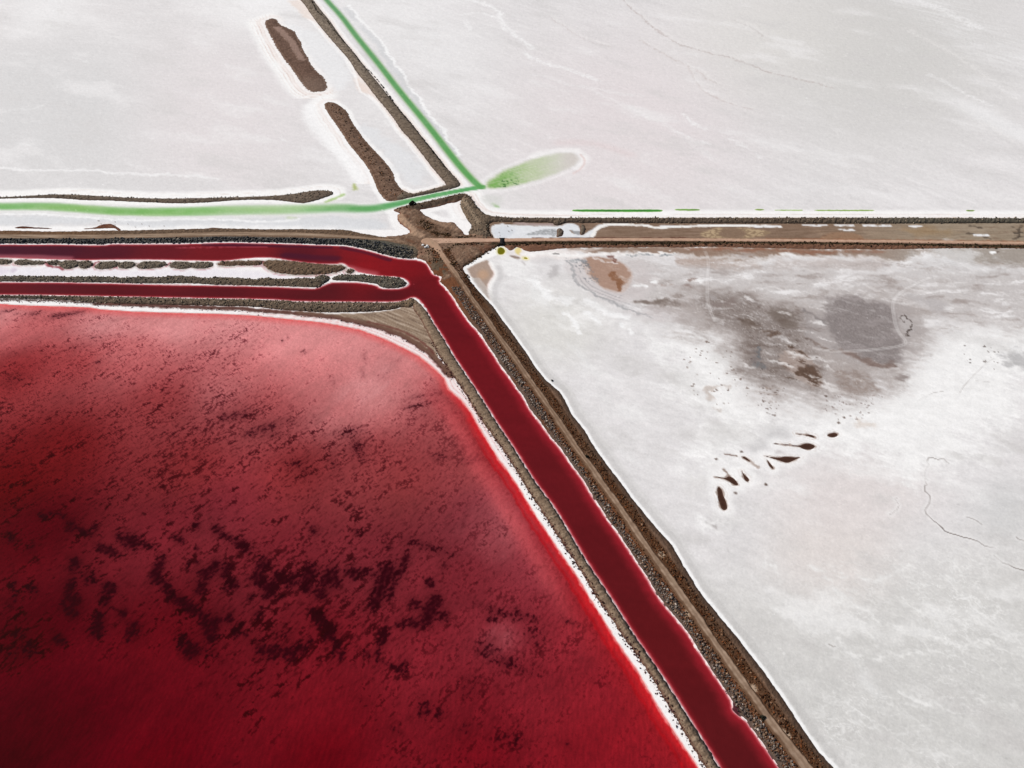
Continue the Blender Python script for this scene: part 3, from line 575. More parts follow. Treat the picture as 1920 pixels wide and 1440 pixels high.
poly_stain(V4([(625,300),(700,330),(800,390),(900,440),(980,460),(1040,520),(1180,560),(1000,535),(850,480),(700,420),(640,370)]), (166, 162, 164), 2, .8, tex=np.clip(rip * .9 + N2 * .3, 0, 1))
poly_stain(V4([(430,230),(510,220),(500,290),(460,340),(425,320)]), (192, 188, 188), 2.5, .9, nz=2)
poly_stain(V4([(330,180),(430,170),(560,190),(440,230),(340,210)]), (212, 208, 208), 3, .7, nz=2)
line_stain(V4([(590,185),(640,188),(690,182)]), (150, 153, 157), 1.6, 1.5, .6, nz=2, jit=N2)
poly_stain(V4([(1090,500),(1130,497),(1200,500),(1240,478),(1300,474),(1380,490),(1480,510),(1500,540),(1400,548),(1280,552),(1200,528),(1140,515)]), (122, 108, 100), 1.6, .9, nz=2.4, noise=N4)
poly_stain(V4([(1370,450),(1400,434),(1465,436),(1460,468),(1400,470)]), (130, 116, 108), 1.5, .8, nz=2, noise=N4)
poly_stain(V4([(1040,560),(1300,540),(1520,560),(1640,640),(1400,640),(1200,620)]), (206, 198, 198), 6, .6, nz=5)
for P, r in ((V4([(1270,380),(1330,365),(1390,375),(1330,395)]), (160,140,132)), (V4([(1455,372),(1500,365),(1520,380),(1480,385)]), (128,102,94)), (V4([(1455,340),(1500,345),(1560,330)]), (140,118,110)), (V4([(1640,440),(1690,440),(1690,490),(1650,490)]), (160,148,142)), (V4([(1690,540),(1760,510),(1860,500),(1880,530),(1760,555)]), (150,136,130))):
    poly_stain(P, r, 1.6, .8, nz=2.5, noise=N4)
for P in (V4([(1090,380),(1130,372),(1160,388)]), V4([(1200,355),(1240,352)]), V4([(1560,335),(1590,350)])):
    line_stain(P, (250, 250, 250), 1.4, 1, .9, nz=1)
# large stained area
big0 = poly_stain(T3([(-40,330),(200,315),(420,340),(640,410),(760,400),(900,330),(1200,340),(1330,450),(1330,600),(1200,760),(1120,880),(960,930),(740,900),(560,900),(400,880),(330,760),(260,600),(100,520),(-60,440)]), (172, 162, 158), 12, .9, nz=8, noise=N12 * .7 + N40 * .6)
big = poly_stain(T3([(120,330),(280,335),(420,370),(560,405),(660,440),(720,480),(740,570),(720,650),(770,760),(775,860),(730,880),(650,840),(540,830),(400,830),(365,760),(345,650),(300,560),(200,510),(140,430)]), (142, 131, 126), 8, .95, nz=7, noise=N12 * .7 + N40 * .6)
mot = fbm(WX, WY, 8, 5, ang=-25, st=2.2, seed=18, gain=.62)
mix(c, (212, 207, 206), np.maximum(big * .8, big0 * .9) * sst(.1, .7, mot) * .8); mix(c, (118, 104, 97), big * sst(.1, .7, -mot) * .65)
spk = sst(.55, 1.0, fbm(X, Y, .9, 2, seed=19)); mix(c, (104, 92, 86), big * spk * .55); wn = RNG.normal(0, 1, X.shape).astype(f32); mix(c, (120, 108, 102), np.maximum(big, big0 * .6) * sst(.6, 1.8, wn + mot * .8) * .45); mix(c, (226, 222, 220), np.maximum(big, big0) * sst(.8, 2, wn - mot * .6) * .4)
for P, r, s in ((T3([(460,425),(520,405),(580,420),(650,455),(690,530),(600,525),(520,485)]), (116,103,95), 3.5), (T3([(315,480),(360,470),(400,485),(430,530),(395,535),(340,510)]), (120,106,98), 2.5), (T3([(470,540),(520,540),(545,555),(500,568)]), (92,72,60), 2.0),
                (T3([(340,480),(400,478),(410,510),(370,500)]), (104,88,78), 2.2), (T3([(190,390),(300,350),(290,400),(210,415)]), (136,122,117), 3), (T3([(370,365),(420,370),(430,395),(380,390)]), (128,116,111), 2), (T3([(150,335),(185,335),(185,360),(160,360)]), (166,158,156), 2),
                (T3([(400,640),(440,690),(470,740),(420,740),(390,700)]), (122,112,110), 3)):
    poly_stain(P, r, s, .85, nz=3, noise=N4 + N12 * .5)
poly_stain(T3([(545,715),(572,650),(640,635),(690,655),(725,690),(755,740),(772,800),(766,852),(730,866),(690,840),(650,812),(600,770)]), (166, 150, 142), 1.8, .95, nz=1.5)
stripes = fbm(X, Y, 2.2, 3, ang=-22, st=3, seed=20)
poly_stain(T3([(640,790),(655,760),(690,735),(740,740),(771,806),(764,855),(735,855),(690,815)]), (92, 70, 57), 1.2, .95, nz=2.2, noise=N4 + N12 * .4)
poly_stain(T3([(545,730),(600,720),(660,690),(700,690),(720,730),(680,770),(620,770)]), (100, 78, 66), 1.5, .9, tex=sst(.15, .5, stripes))
for P in (T3([(565,630),(600,628),(632,636),(600,640)]), T3([(640,655),(670,652),(702,664),(670,668)]), T3([(680,680),(705,682),(724,695),(695,692)]), T3([(580,808),(620,812),(650,822)]), T3([(520,660),(540,668)])):
    poly_stain(P, (92, 72, 60), .9, .95, nz=.8, noise=N4, sm=0)
line_stain(T3([(430,640),(420,665),(435,690)]), (106, 110, 114), .8, 1, .8, nz=1.6, jit=N2)
line_stain(T3([(410,730),(440,715),(455,740)]), (116, 118, 120), 1.2, 1.2, .7, nz=1.8, jit=N2)
oval = T3([(790,400),(825,378),(870,364),(960,352),(1060,362),(1150,397),(1188,440),(1200,520),(1230,570),(1252,620),(1222,680),(1172,730),(1110,736),(1040,702),(950,660),(880,640),(850,560),(795,490),(775,430)])
poly_stain(T3([(700,440),(790,380),(960,340),(1180,370),(1300,460),(1320,560),(1260,690),(1160,745),(1000,720),(860,670),(740,620),(680,520)]), (172, 164, 162), 9, .85, nz=6)
om = poly_stain(oval, (138, 129, 127), 4.0, .95, nz=3)
mix(c, (166, 157, 156), om * sst(.1, .8, wis) * .6); mix(c, (112, 103, 101), om * sst(.5, 1.8, RNG.normal(0, 1, X.shape).astype(f32) + N2) * .4); mix(c, (172, 164, 162), om * sst(.6, 1.8, RNG.normal(0, 1, X.shape).astype(f32) - N2) * .4)
add(om * fbm(X, Y, 3, 3, ang=-40, st=5, seed=21), 4)
wis2 = fbm(WX, WY, 7, 5, ang=-22, st=3.5, seed=227, gain=.62)
mix(c, (240, 237, 236), np.maximum(big0 * .95, R1 * .6) * (1 - om * .7) * sst(.25, .8, wis2) * .85); mix(c, (104, 88, 80), big * (1 - om) * sst(.2, .8, -wis2) * .7)
line_stain(T3([(895,655),(950,672),(985,692),(1050,722),(1110,738),(1165,730)]), (124, 104, 96), 1.8, 1.6, .85, nz=1)
line_stain(T3([(680,430),(740,470),(810,505),(920,562),(1020,612),(1082,642),(1145,668)]), (134, 126, 124), .9, .8, .8, nz=1)
line_stain(T3([(690,450),(715,520),(720,575)]), (160, 152, 150), 1.2, 1, .6, nz=1)
line_stain(T3([(700,580),(760,620),(830,645),(890,660)]), (128, 112, 104), .9, .9, .7, nz=1.5)
poly_stain(T3([(1250,330),(1330,335),(1410,350),(1490,400),(1480,440),(1420,445),(1370,420),(1290,370)]), (184, 178, 177), 3.5, .8, nz=3)
poly_stain(T3([(1205,460),(1260,460),(1300,510),(1280,545),(1230,530)]), (190, 184, 182), 2, .7, nz=2)
for P in (T3([(1230,470),(1250,462),(1265,480),(1290,490),(1298,520),(1272,535),(1268,552),(1250,556)]), T3([(1225,480),(1240,490)])):
    line_stain(P, (72, 60, 54), .45, .4, .9, nz=.6, jit=N2)
rough = sst(.0, .8, fbm(X, Y, 2.2, 4, ang=-20, st=2, seed=22))
poly_stain(T3([(850,760),(880,748),(1000,770),(1060,790),(1112,850),(1080,880),(960,900),(850,850)]), (142, 126, 118), 3, .9, nz=3, tex=np.clip(.55 + N4 * .5 + N2 * .4, 0, 1))
poly_stain(T3([(820,860),(960,890),(1100,860),(1140,900),(1060,1000),(900,1010),(800,960)]), (156, 136, 130), 6, .9, nz=4, tex=sst(.45, 1.0, fbm(X, Y, 2.0, 4, ang=-20, st=2.4, seed=23)))
poly_stain(T3([(410,870),(480,842),(560,850),(582,900),(530,955),(480,962),(420,925)]), (160, 142, 132), 2, .9, nz=2, tex=sst(.1, .8, fbm(X, Y, 2.2, 3, ang=-15, st=2.5, seed=24)))
poly_stain(T3([(1220,780),(1290,790),(1270,820),(1230,810)]), (140, 128, 124), 3, .8, nz=3)
poly_stain(T3([(1820,690),(1900,640),(2000,640),(2000,740),(1880,750)]), (180, 178, 178), 5, .8, nz=5, noise=N4 + N12)
poly_stain(T3([(960,1050),(1050,1060),(1120,1085),(1060,1095),(980,1075)]), (222, 212, 204), 2.5, .8, nz=2.5, noise=N4)
for P in (T3([(110,860),(150,850),(160,900),(140,940),(120,900)]), T3([(180,970),(220,985),(200,990)]), T3([(120,855),(200,845),(280,860),(200,858)])):
    poly_stain(P, (200, 188, 180), 1.5, .8, nz=1.6, noise=N4)
poly_stain(R4([(400,750),(480,670),(560,580),(640,575),(780,570),(800,600),(700,640),(640,670),(560,690),(480,760)]), (208, 206, 206), 4, .8, nz=2.5)
poly_stain(R4([(-60,1040),(120,900),(200,870),(120,1000),(60,1080)]), (220, 217, 215), 6, .7, nz=3)
poly_stain(R4([(600,750),(640,735),(720,760),(730,785),(640,790)]), (176, 168, 168), 1.6, .85, nz=1)
line_stain(R4([(115,1280),(150,1290),(185,1300)]), (150, 142, 140), .9, .8, .8)
poly_stain(R4([(60,1270),(180,1215),(280,1230),(260,1290),(120,1340)]), (248, 247, 246), 5, .8, nz=3)
# wheel tracks
set_warp(.4, .3, .4, 2)
def track(pts, gauge, amt):
    P = GP(pts); P = chaikin(P, 2, False); d = dist(X, Y, P, False, 6) 
    mix(c, (238, 235, 234), (1 - sst(.25, .75, np.abs(d - gauge))) * amt)
    mix(c, (150, 143, 141), (1 - sst(.2, .7, np.abs(d - gauge - .7))) * amt * .35)
track(T3([(1390,240),(1340,262),(1280,292),(1220,328),(1190,362),(1180,400),(1188,460),(1200,520),(1228,568),(1256,596),(1252,616),(1210,630),(1100,645),(950,656),(850,658),(740,640)]), .6, .34)
track(T3([(128,96),(145,140),(142,200),(136,280),(140,370),(155,430),(182,485)]), .6, .3)
# cracks
def crack(pts, amt=.62, w=.18):
    P = np.array(pts, float); P = chaikin(P, 1, False)
    P = GP(P) + RNG.normal(0, .55, (len(P), 2))
    d = dist(X, Y, P, False, 4)
    mix(c, (246, 245, 244), (1 - sst(.8, 2.0, d)) * .3)
    mix(c, (98, 86, 80), (1 - sst(w * .6, w * 2.0, d)) * amt * np.clip(.65 + N12 * .8, .15, 1))
crack(U3([(1360,0),(1366,30),(1364,60),(1391,95),(1385,140),(1350,178),(1400,218),(1450,258),(1490,302),(1560,318),(1650,337),(1720,366),(1775,390)]), .85, .22)
crack(U3([(1740,422),(1790,462),(1850,488),(1930,508),(2000,520)]), .85, .24); crack(U3([(1215,100),(1214,150),(1192,186),(1160,190)]), .28, .12)
crack(R4([(1740,960),(1745,900),(1760,830),(1765,790),(1850,800),(1930,830)]), .55, .25); crack(U3([(1610,215),(1660,238),(1690,255)]), .4, .25); crack(U3([(1880,325),(1930,348)]), .5, .25)
crack(T3([(1320,940),(1390,890),(1480,880)]), .3, .2); crack(T3([(1560,890),(1660,760),(1740,700)]), .25, .2); crack(T3([(1640,820),(1760,830)]), .25, .2)
crack(pc(1160, 1180, 6, [(2350,170),(2390,190),(2420,175)]), .5, .2)
# halos of the brine pools
for P in pool_polys:
    d = -dist(X, Y, P, True, 12)
    dn_ = d + N4 * .7 + N2 * .3
    mix(c, (251, 250, 249), (1 - sst(.5, 6.5, dn_)) * .75)
    mix(c, (212, 200, 194), (1 - sst(.1, .5, np.abs(dn_ - 1.7))) * .5 * np.clip(.5 + N12, 0, 1))
    mix(c, (150, 128, 116), (1 - sst(-.1, .9, dn_)) * .8)
for (x, y, r) in R4([(780, 613), (360, 748), (547, 993), (172, 801), (320, 1058), (440, 840), (465, 862), (1005, 470), (1130, 490), (265, 775)]) and [(p[0], p[1], .8) for p in R4([(360, 748), (547, 993), (172, 801), (320, 1058), (1130, 490), (1090, 530), (995, 330), (540, 990)])]:
    gx, gy = G(x, y); d = np.hypot(X - gx, Y - gy) + N2 * .4
    mix(c, (96, 78, 68), (1 - sst(r * .5, r * 1.4, d)) * .85)
line_stain(R4([(240,770),(280,776),(322,782)]), (120, 96, 84), .5, .4, .9, nz=.3, jit=N2)
line_stain(R4([(430,822),(460,842),(488,862)]), (170, 152, 142), .8, .7, .8, nz=.5, jit=N2)
line_stain(R4([(225,880),(250,905),(265,930)]), (130, 108, 96), .6, .5, .8, nz=.4, jit=N2)
# dark specks blown onto the crust
def specks(pts, n, rmin, rmax, rgb, amt=.75):
    n = int(n * 2); rmin *= .6; rmax *= .6
    P = GP(pts); lo, hi = P.min(0), P.max(0); k = 0
    while k < n:
        q = lo + RNG.random(2) * (hi - lo)
        if dist(q[:1], q[1:], P, True, 500)[0] < 0: continue
        k += 1; r = rmin + (rmax - rmin) * RNG.random() ** 3
        j = (np.abs(X - f32(q[0])) < 4) & (np.abs(Y - f32(q[1])) < 4)
        ii = np.nonzero(j)
        d = np.hypot((X[ii] - q[0]) * .7, Y[ii] - q[1]) + N2[ii] * r * .7
        m = (1 - sst(r * .5, r * 1.3, d)) * amt
        c[ii] += (np.asarray(rgb, f32) - c[ii]) * m[:, None]
specks(T3([(0,590),(240,600),(330,740),(380,900),(250,980),(60,900),(0,700)]), 55, .25, 1.1, (96, 72, 58))
specks(T3([(380,840),(600,860),(520,1040),(420,960)]), 45, .25, .9, (110, 92, 84))
specks(T3([(1540,620),(1780,620),(1780,760),(1560,740)]), 18, .3, 1.0, (80, 66, 58))
specks(T3([(780,900),(1150,900),(1000,1060),(800,1040)]), 40, .25, .9, (130, 112, 106))
specks(T3([(350,420),(760,560),(760,820),(380,800)]), 60, .3, 1.0, (96, 82, 76), .7)
specks(pc(0, 330, 4, [(500,330),(1200,330),(1300,390),(900,390)]), 12, .3, .8, (110, 100, 95))
specks(Q8([(200,270),(500,270),(560,440),(240,440)]), 10, .25, .7, (80, 72, 66))
specks(V4([(600,180),(760,200),(800,360),(700,360)]), 45, .3, .9, (124, 126, 130), .7)
# south-west corner of the flat: tan mud patch, yellow stains, white edges
mp = poly_stain(Q8([(-210,880),(-150,830),(60,790),(110,780),(140,830),(170,900),(215,960),(205,1020),(120,1120),(110,1200),(125,1290),(160,1400),(60,1290),(-60,1130),(-150,1000)]), (170, 148, 134), 1.0, 1, nz=.6)
mix(c, (192, 156, 128), mp * sst(6, 1.5, np.hypot(X - G(906, 515)[0], (Y - G(906, 515)[1]) * .7)) * .8)
line_stain(Q8([(140,830),(180,900),(222,960),(212,1025),(125,1125),(118,1200),(135,1290),(165,1390)]), (204, 160, 146), .9, .6, .7)
line_stain(Q8([(160,830),(200,900),(245,960),(235,1030),(150,1130),(145,1200),(160,1290),(185,1390)]), (250, 248, 246), 1.6, .9, .9)
line_stain(Q8([(270,880),(310,960),(290,1060),(240,1160),(220,1270),(240,1400)]), (206, 203, 203), 2.0, 1.6, .7)
line_stain(Q8([(-200,875),(-60,800),(80,740),(200,690),(270,640)]), (250, 249, 247), 2.4, .9, 1)
poly_stain(Q8([(520,640),(550,610),(600,600),(620,650),(580,690),(610,715),(560,700),(530,680)]), (228, 208, 130), 1.0, .85, nz=.5)
poly_stain(Q8([(610,735),(660,720),(740,745),(720,785),(650,775)]), (236, 224, 168), 1.2, .8)
poly_stain(Q8([(415,700),(480,705),(560,725),(605,740),(600,770),(540,765),(470,735)]), (140, 120, 108), .7, .9, nz=.5)
poly_stain(Q8([(610,790),(650,790),(690,850),(670,860)]), (196, 190, 190), 1, .8)
line_stain(Q8([(1110,690),(1150,683),(1180,688)]), (60, 56, 54), .7, .5, .8, nz=.5, jit=N2)
for P in olive_polys:
    d = -dist(X, Y, P, True, 8); mix(c, (232, 226, 170), (1 - sst(.2, 1.8, d + N4 * .4)) * .6)
# crust along the diagonal road embankment
d = -dist(X, Y, GP(diag_emb), True, 20); r3 = (reg == 3).astype(f32) * (V > 520)
mix(c, (196, 194, 192), r3 * (1 - sst(1.0, 2.2, np.abs(d + N12 * .5 - 3.4))) * .55)
mix(c, (212, 210, 208), r3 * (1 - sst(.6, 1.4, np.abs(d + N12 * .6 - 6))) * .45)
mix(c, (250, 250, 250), r3 * (1 - sst(.9, 1.9, d + N4 * .3)) * .95)

set_warp(.6, .5, .5, 2)
# --- green brine: shallow, fading into the white crust
def green_layer():
    wob = N12 * .5
    dW = dist(X, Y, gw, False, 14) + wob; dN = dist(X, Y, gn, False, 12) + wob * .6
    hw = np.interp(us, [-700, 0, 240, 420, 560, 640, 720, 775, 905], [5.6, 5.4, 5.8, 7.0, 6.8, 6.0, 5.2, 3.3, 3.1]).astype(f32)[None, :]
    sf = np.interp(us, [-700, 380, 560, 660, 740, 790], [1.5, 2.0, 3.4, 3.0, 1.6, .7]).astype(f32)[None, :]
    mW = 1 - sst(hw - sf, hw + sf * .8, dW)
    hN = np.interp(vs, [-260, 0, 200, 352], [4.2, 3.9, 3.5, 3.3]).astype(f32)[:, None]
    mN = 1 - sst(hN - 1.1, hN + 1.9, dN)
    mN = mN * (V < 356)
    gv_ = fbm(X, Y, 14, 4, ang=0, st=4, seed=225)
    gcol = np.stack([np.interp(us, [-700, 0, 240, 330, 430, 560, 660, 740, 905], ch) for ch in
                     ((134,136,128,126,152,168,104,98,92), (188,188,182,184,194,202,168,168,166), (110,110,98,98,128,146,98,102,96))], -1).astype(f32)[None]
    a = mW * (.74 + .22 * sst(5, 1, dW) + .12 * N12 * mW + .08 * fbm(X, Y, 3, 3, ang=0, st=6, seed=223))
    a = np.clip(a, 0, 1)
    pale = (242, 243, 238)
    mix(c, pale, (1 - sst(hw + 1, hw + 6, dW)) * .5)
    gc_ = np.broadcast_to(gcol, c.shape) * (1 + np.array((.10, .03, .06), f32) * gv_[..., None])
    c[...] += (gc_ - c) * a[..., None]
    cN = np.stack([np.interp(vs, [-260, 0, 352], ch) for ch in ((104, 100, 98), (162, 160, 164), (98, 94, 90))], -1).astype(f32)[:, None]
    cN = cN + (np.array((150, 182, 100), f32) - cN) * (sst(1.6, 3.8, dN) * .55)[..., None]
    aN = np.clip(mN * (.62 + .38 * sst(3.4, 1.4, dN) + .14 * N12), 0, 1)
    c[...] += (np.broadcast_to(cN, c.shape) - c) * aN[..., None]
    dp = dist(X, Y, gp, True, 12) + N12 * 1.2 + N4 * .6
    mp = sst(-1.2, 4.5, dp); fade = sst(1092, 960, U); fade2 = sst(1000, 915, U)
    mix(c, (218, 212, 206), mp * .8); pst = fbm(X, Y, 2.2, 4, ang=28, st=7, seed=222); mix(c, (182, 204, 150), mp * fade * np.clip(.74 + pst * .35, 0, 1)); mix(c, (122, 174, 84), mp * fade2 * sst(0, 6, dp) * np.clip(.72 + pst * .5, 0, 1)); mix(c, (214, 206, 200), mp * sst(1040, 1075, U) * .7)
    fl = sst(.15, .5, fbm(X, Y, 1.8, 2, ang=25, st=2.8, seed=25)) * sst(930, 945, U) * sst(985, 960, U) * sst(330, 340, V) * sst(1, 3, dp)
    mix(c, (52, 104, 40), fl * .9)
    fl = sst(.1, .8, fbm(X, Y, 1.2, 2, ang=25, st=6, seed=26)) * sst(1005, 930, U) * sst(910, 925, U) * sst(1, 4, dp); mix(c, (86, 150, 64), fl * .5)
    line_stain(B4([(850,195),(920,165),(975,140)]), (168, 198, 124), 1.6, 1.4, .8, nz=.5)
    poly_stain(B4([(1040,110),(1045,70),(1060,55),(1075,80),(1088,100),(1065,108)]), (164, 178, 96), 1.6, .8, nz=.8)
    poly_stain(B4([(560,300),(640,310),(600,325),(540,320)]), (206, 216, 184), 2, .7)
    poly_stain(J8([(1590,245),(1640,240),(1700,270),(1730,310),(1680,315),(1620,270)]), (128, 180, 98), 1.6, .85, nz=.5)
    poly_stain(J8([(1460,120),(1760,130),(1780,250),(1640,330),(1480,230)]), (214, 214, 210), 4, .7)
    return np.maximum(np.maximum(mW, mN), sst(-.6, .4, dp))
gmask = green_layer()

# --- relief: basins under the water, everything else level
rag = N4 * .55 + fbm(X, Y, 1.7, 3, seed=27) * .35
d_can = dist(X, Y, red_poly, True, 14) + rag * np.where((U > er_u - 140) & (V > 480), 1.15, .6)
Z = -np.clip((d_can + .3) * .5, 0, .9)
Z = np.minimum(Z, -np.clip((dpond + .3) * .5, 0, .9))
d_pool = np.full(X.shape, -9, f32)
for P in pool_polys + olive_polys: d_pool = np.maximum(d_pool, dist(X, Y, P, True, 9))
d_pool = d_pool + N4 * .18 + N2 * .12
Z = np.minimum(Z, -np.clip((d_pool + .3) * .27, 0, .6))
mix(c, (206, 128, 130), (reg == 4) * (1 - sst(.05, .7, -d_can)) * .75)
rnd = RNG.normal(0, 1, X.shape).astype(f32)
add(N2, 2.6); add(rnd, 1.9)
fl_ = sst(.75, 1.3, N4 + N2 * .8 + rnd * .12) * np.clip(.3 + N12, 0, 1); mix(c, (250, 249, 248), fl_ * .5 * (reg != 2))
dk_ = sst(.8, 1.4, -N4 - N2 * .8 + rnd * .12) * np.clip(.3 - N12, 0, 1); mix(c, c * .9, dk_ * .6)
keep = ~quadmask(np.maximum(d_can, dpond) > 4.5)
# mesh spacing only; flat vertical wobble of a few centimetres gives the crust its own relief
Z = Z + np.where(Z > -.01, (N4 * .03).astype(f32), 0)

gq = quadany(gmask > .04) & keep
names = [('salt_pan', 'north-western white salt pan left of the long dark levee, with two brown islands', 'salt pan'),
         ('salt_pan', 'north-eastern pinkish white salt pan right of the green channel', 'salt pan'),
         ('mud_flat', 'narrow brown mud strip between the rocky berm and the eastern dirt road', 'mud flat'),
         ('salt_flat', 'south-eastern white salt flat with grey brown stains and dark pools', 'salt flat'),
         ('salt_bank', 'white salt banks around the red canals and the red pond', 'salt bank')]
q0 = reg[:-1, :-1]
for i, (nm, lb, ct) in enumerate(names):
    o = obj(nm, grid_mesh(nm, X, Y, Z, keep & ~gq & (q0 == i), M_salt, c)); tag(o, lb, ct, 'structure')
o = obj('green_channel', grid_mesh('green_channel', X, Y, Z, gq, M_green, c))
tag(o, 'shallow bright green brine channel forking at the junction, with a pale side pool', 'channel', 'structure')
# the plain beyond: one sheet to the horizon, below the basins
B = 9000.0
pl = raw_mesh('ground', [(-B, -B, -1.3), (B, -B, -1.3), (B, B, -1.3), (-B, B, -1.3)], [(0, 1, 2, 3)], M_salt, alb(np.tile((226, 224, 222), (4, 1))))
tag(obj('ground', pl), 'pale salt plain reaching beyond the ponds to the horizon', 'ground', 'structure')

# ------------------------------------------------------------------ red water
def subgrid(pts, step, m=8, lo_u=-700, hi_u=2620, lo_v=-260, hi_v=1780):
    P = np.array(pts, float)
    u0, u1 = max(lo_u, P[:, 0].min() - m), min(hi_u, P[:, 0].max() + m)
    v0, v1 = max(lo_v, P[:, 1].min() - m), min(hi_v, P[:, 1].max() + m)
    a = axis(u0, u1, step, -30, 1950); b = axis(v0, v1, step, -12, 1460)
    u, v = np.meshgrid(a, b); u = u.astype(f32); v = v.astype(f32)
    x, y = G(u, v); return u, v, x, y
def idw(x, y, data, p=3.0, eps=6.0):
    pts = np.array([d[0] for d in data], float); gx, gy = G(pts[:, 0], pts[:, 1])
    colr = np.array([d[1] for d in data], float)
    if colr.ndim == 1: colr = colr[:, None]
    num = np.zeros(x.shape + (colr.shape[1],), f32); den = np.zeros(x.shape, f32)
    for i in range(len(pts)):
        w = ((x - gx[i]) ** 2 + (y - gy[i]) ** 2 + eps * eps) ** f32(-p / 2)
        num += w[..., None] * colr[i].astype(f32); den += w
    return num / den[..., None]

u, v, x, y = subgrid(POND, 1.7)
dp = dist(x, y, pond_poly, True, 60)
pond_cols = [((20,585),(206,88,92)),((60,605),(186,76,82)),((200,600),(206,96,102)),((330,620),(206,112,120)),((450,610),(208,108,116)),((560,640),(208,114,124)),((660,650),(204,108,116)),((700,700),(202,112,122)),((640,780),(196,92,98)),((760,680),(204,104,112)),((720,740),(196,104,112)),((120,690),(160,62,70)),((30,700),(140,48,56)),((250,680),(184,84,92)),((300,760),(158,62,70)),((420,720),(192,86,94)),((480,790),(176,76,84)),((100,850),(128,36,46)),((30,900),(108,24,34)),((350,880),(146,46,55)),((560,880),(146,44,54)),((700,860),(166,64,74)),((760,900),(160,58,70)),((850,800),(180,80,88)),((880,870),(172,66,76)),((900,980),(158,64,76)),((960,960),(190,84,92)),((60,1000),(104,24,34)),((300,1000),(140,40,49)),((420,960),(146,46,55)),((500,1060),(140,40,50)),((700,1060),(146,40,51)),((860,1100),(142,42,54)),((960,1160),(146,52,64)),((950,1210),(148,58,72)),((1000,1060),(160,52,62)),((1060,1180),(158,40,50)),((60,1200),(92,14,26)),((300,1200),(112,22,34)),((600,1200),(126,30,42)),((800,1200),(136,34,46)),((1000,1290),(140,30,42)),((1100,1300),(142,28,38)),((300,1330),(104,12,24)),((600,1330),(120,17,29)),((900,1330),(126,24,36)),((1150,1390),(152,24,32)),((30,1420),(70,5,13)),((150,1350),(86,8,17)),((300,1420),(94,5,14)),((600,1420),(104,5,15)),((900,1420),(112,11,21)),((1100,1430),(126,18,28)),((300,1700),(88,4,12)),((900,1700),(100,8,16)),((-300,1000),(96,20,30)),((-500,1500),(64,4,10)),((-300,650),(170,66,72))]
fixed = []
for (q_, (r_, g_, b_)) in pond_cols:
    g2 = float(np.interp(r_, [60, 95, 112, 130, 140, 150, 170, 185, 198, 210], [5, 12, 17, 30, 42, 54, 74, 94, 120, 138]))
    if q_[1] > 1150: g2 = min(g2, g_ * 1.1 + 2)
    fixed.append((q_, (r_, g2 - (2 if q_[1] > 900 else 0), g2 * .98 + (9 if q_[1] > 900 else 3))))
pcol = idw(x, y, fixed, 3.4, 14)
w1 = fbm(x, y, 60, 4, seed=30); w2 = fbm(x, y, 14, 4, ang=55, st=1.8, seed=31); w3 = fbm(x, y, 4.5, 4, ang=52, st=2.0, seed=32); w4 = fbm(x, y, 1.5, 3, ang=52, st=1.6, seed=33)
pcol *= (.97 + .06 * w1 + .07 * w2 + .05 * w3)[..., None]
pcol *= (1 - .10 * sst(880, 960, v) * sst(1250, 1120, v) * sst(1000, 800, u))[..., None]
pcol -= np.array((4, 3, 3), f32) * (sst(500, 60, u) * sst(700, 1000, v))[..., None]; pcol = np.maximum(pcol, 2)
def pm(rgb, m): pcol[...] += (np.asarray(rgb, f32) - pcol) * m[..., None]
# paler banks of suspended salt
for (cx, cy, rx, ry, rgb, a) in [(300,615,130,24,(222,150,150),.55),(480,605,140,24,(220,146,146),.5),(690,735,60,46,(214,150,150),.7),(580,690,70,55,(216,128,128),.5),(640,640,90,40,(216,144,144),.5),(720,780,60,40,(206,118,118),.45),(480,770,70,40,(186,92,94),.4),(945,1195,45,40,(160,80,86),.75),(930,1000,55,50,(172,88,92),.6),(240,660,90,30,(206,124,124),.4)]:
    pm(rgb, sst(1.2, .1, np.hypot((u - cx) / rx, (v - cy) / ry) * .9 + w2 * .35 + w1 * .25) * a * np.clip(.7 + w3 * .4, 0, 1))
# benthic mats: density plan of the dark tufts on the pond floor
dens = idw(x, y, [((60,600),.25),((330,610),.12),((560,640),.22),((700,700),.22),((640,780),.1),((780,690),.18),((850,760),.75),((820,740),.7),((100,690),.45),((200,700),.5),((150,640),.35),((260,690),.4),((380,700),.5),((430,690),.5),((300,760),.55),((450,780),.85),((520,800),.85),((560,790),.55),((660,820),.85),((670,860),.9),((580,880),.75),((700,790),.2),((740,850),.6),((850,850),.8),((890,860),.85),((100,850),.65),((200,860),.6),((330,800),.75),((330,860),.8),((300,900),.75),((380,960),.7),((480,900),.3),((560,940),.3),((620,970),.5),((700,900),.65),((760,930),.6),((850,920),.6),((60,930),.6),((150,960),.55),((250,990),.4),((460,960),.3),((780,1010),.75),((860,1020),.8),((900,1040),.6),((960,1000),.55),((1000,1080),.6),((300,1030),.35),((360,1080),.6),((450,1070),.7),((560,1080),.6),((700,1090),.7),((800,1080),.3),((900,1110),.65),((850,1160),.5),((950,1140),.75),((950,1250),.8),((1010,1230),.7),((900,1270),.7),((940,1195),.15),((60,1080),.3),((140,1120),.3),((30,1210),.6),((250,1120),.35),((400,1180),.65),((520,1220),.75),((600,1220),.7),((740,1180),.6),((780,1250),.45),((300,1290),.0),((100,1300),.0),((600,1320),.05),((820,1310),.45),((1000,1300),.3),((900,1390),.4),((960,1380),.5),((1060,1330),.3),((1100,1390),.1),((300,1400),0),((600,1420),0),((60,1420),0)], 3.2, 10)[..., 0]
th = .72 - dens * .85
w5 = fbm(x, y, .95, 2, ang=52, st=1.5, seed=38)
dark = np.zeros(x.shape, f32)
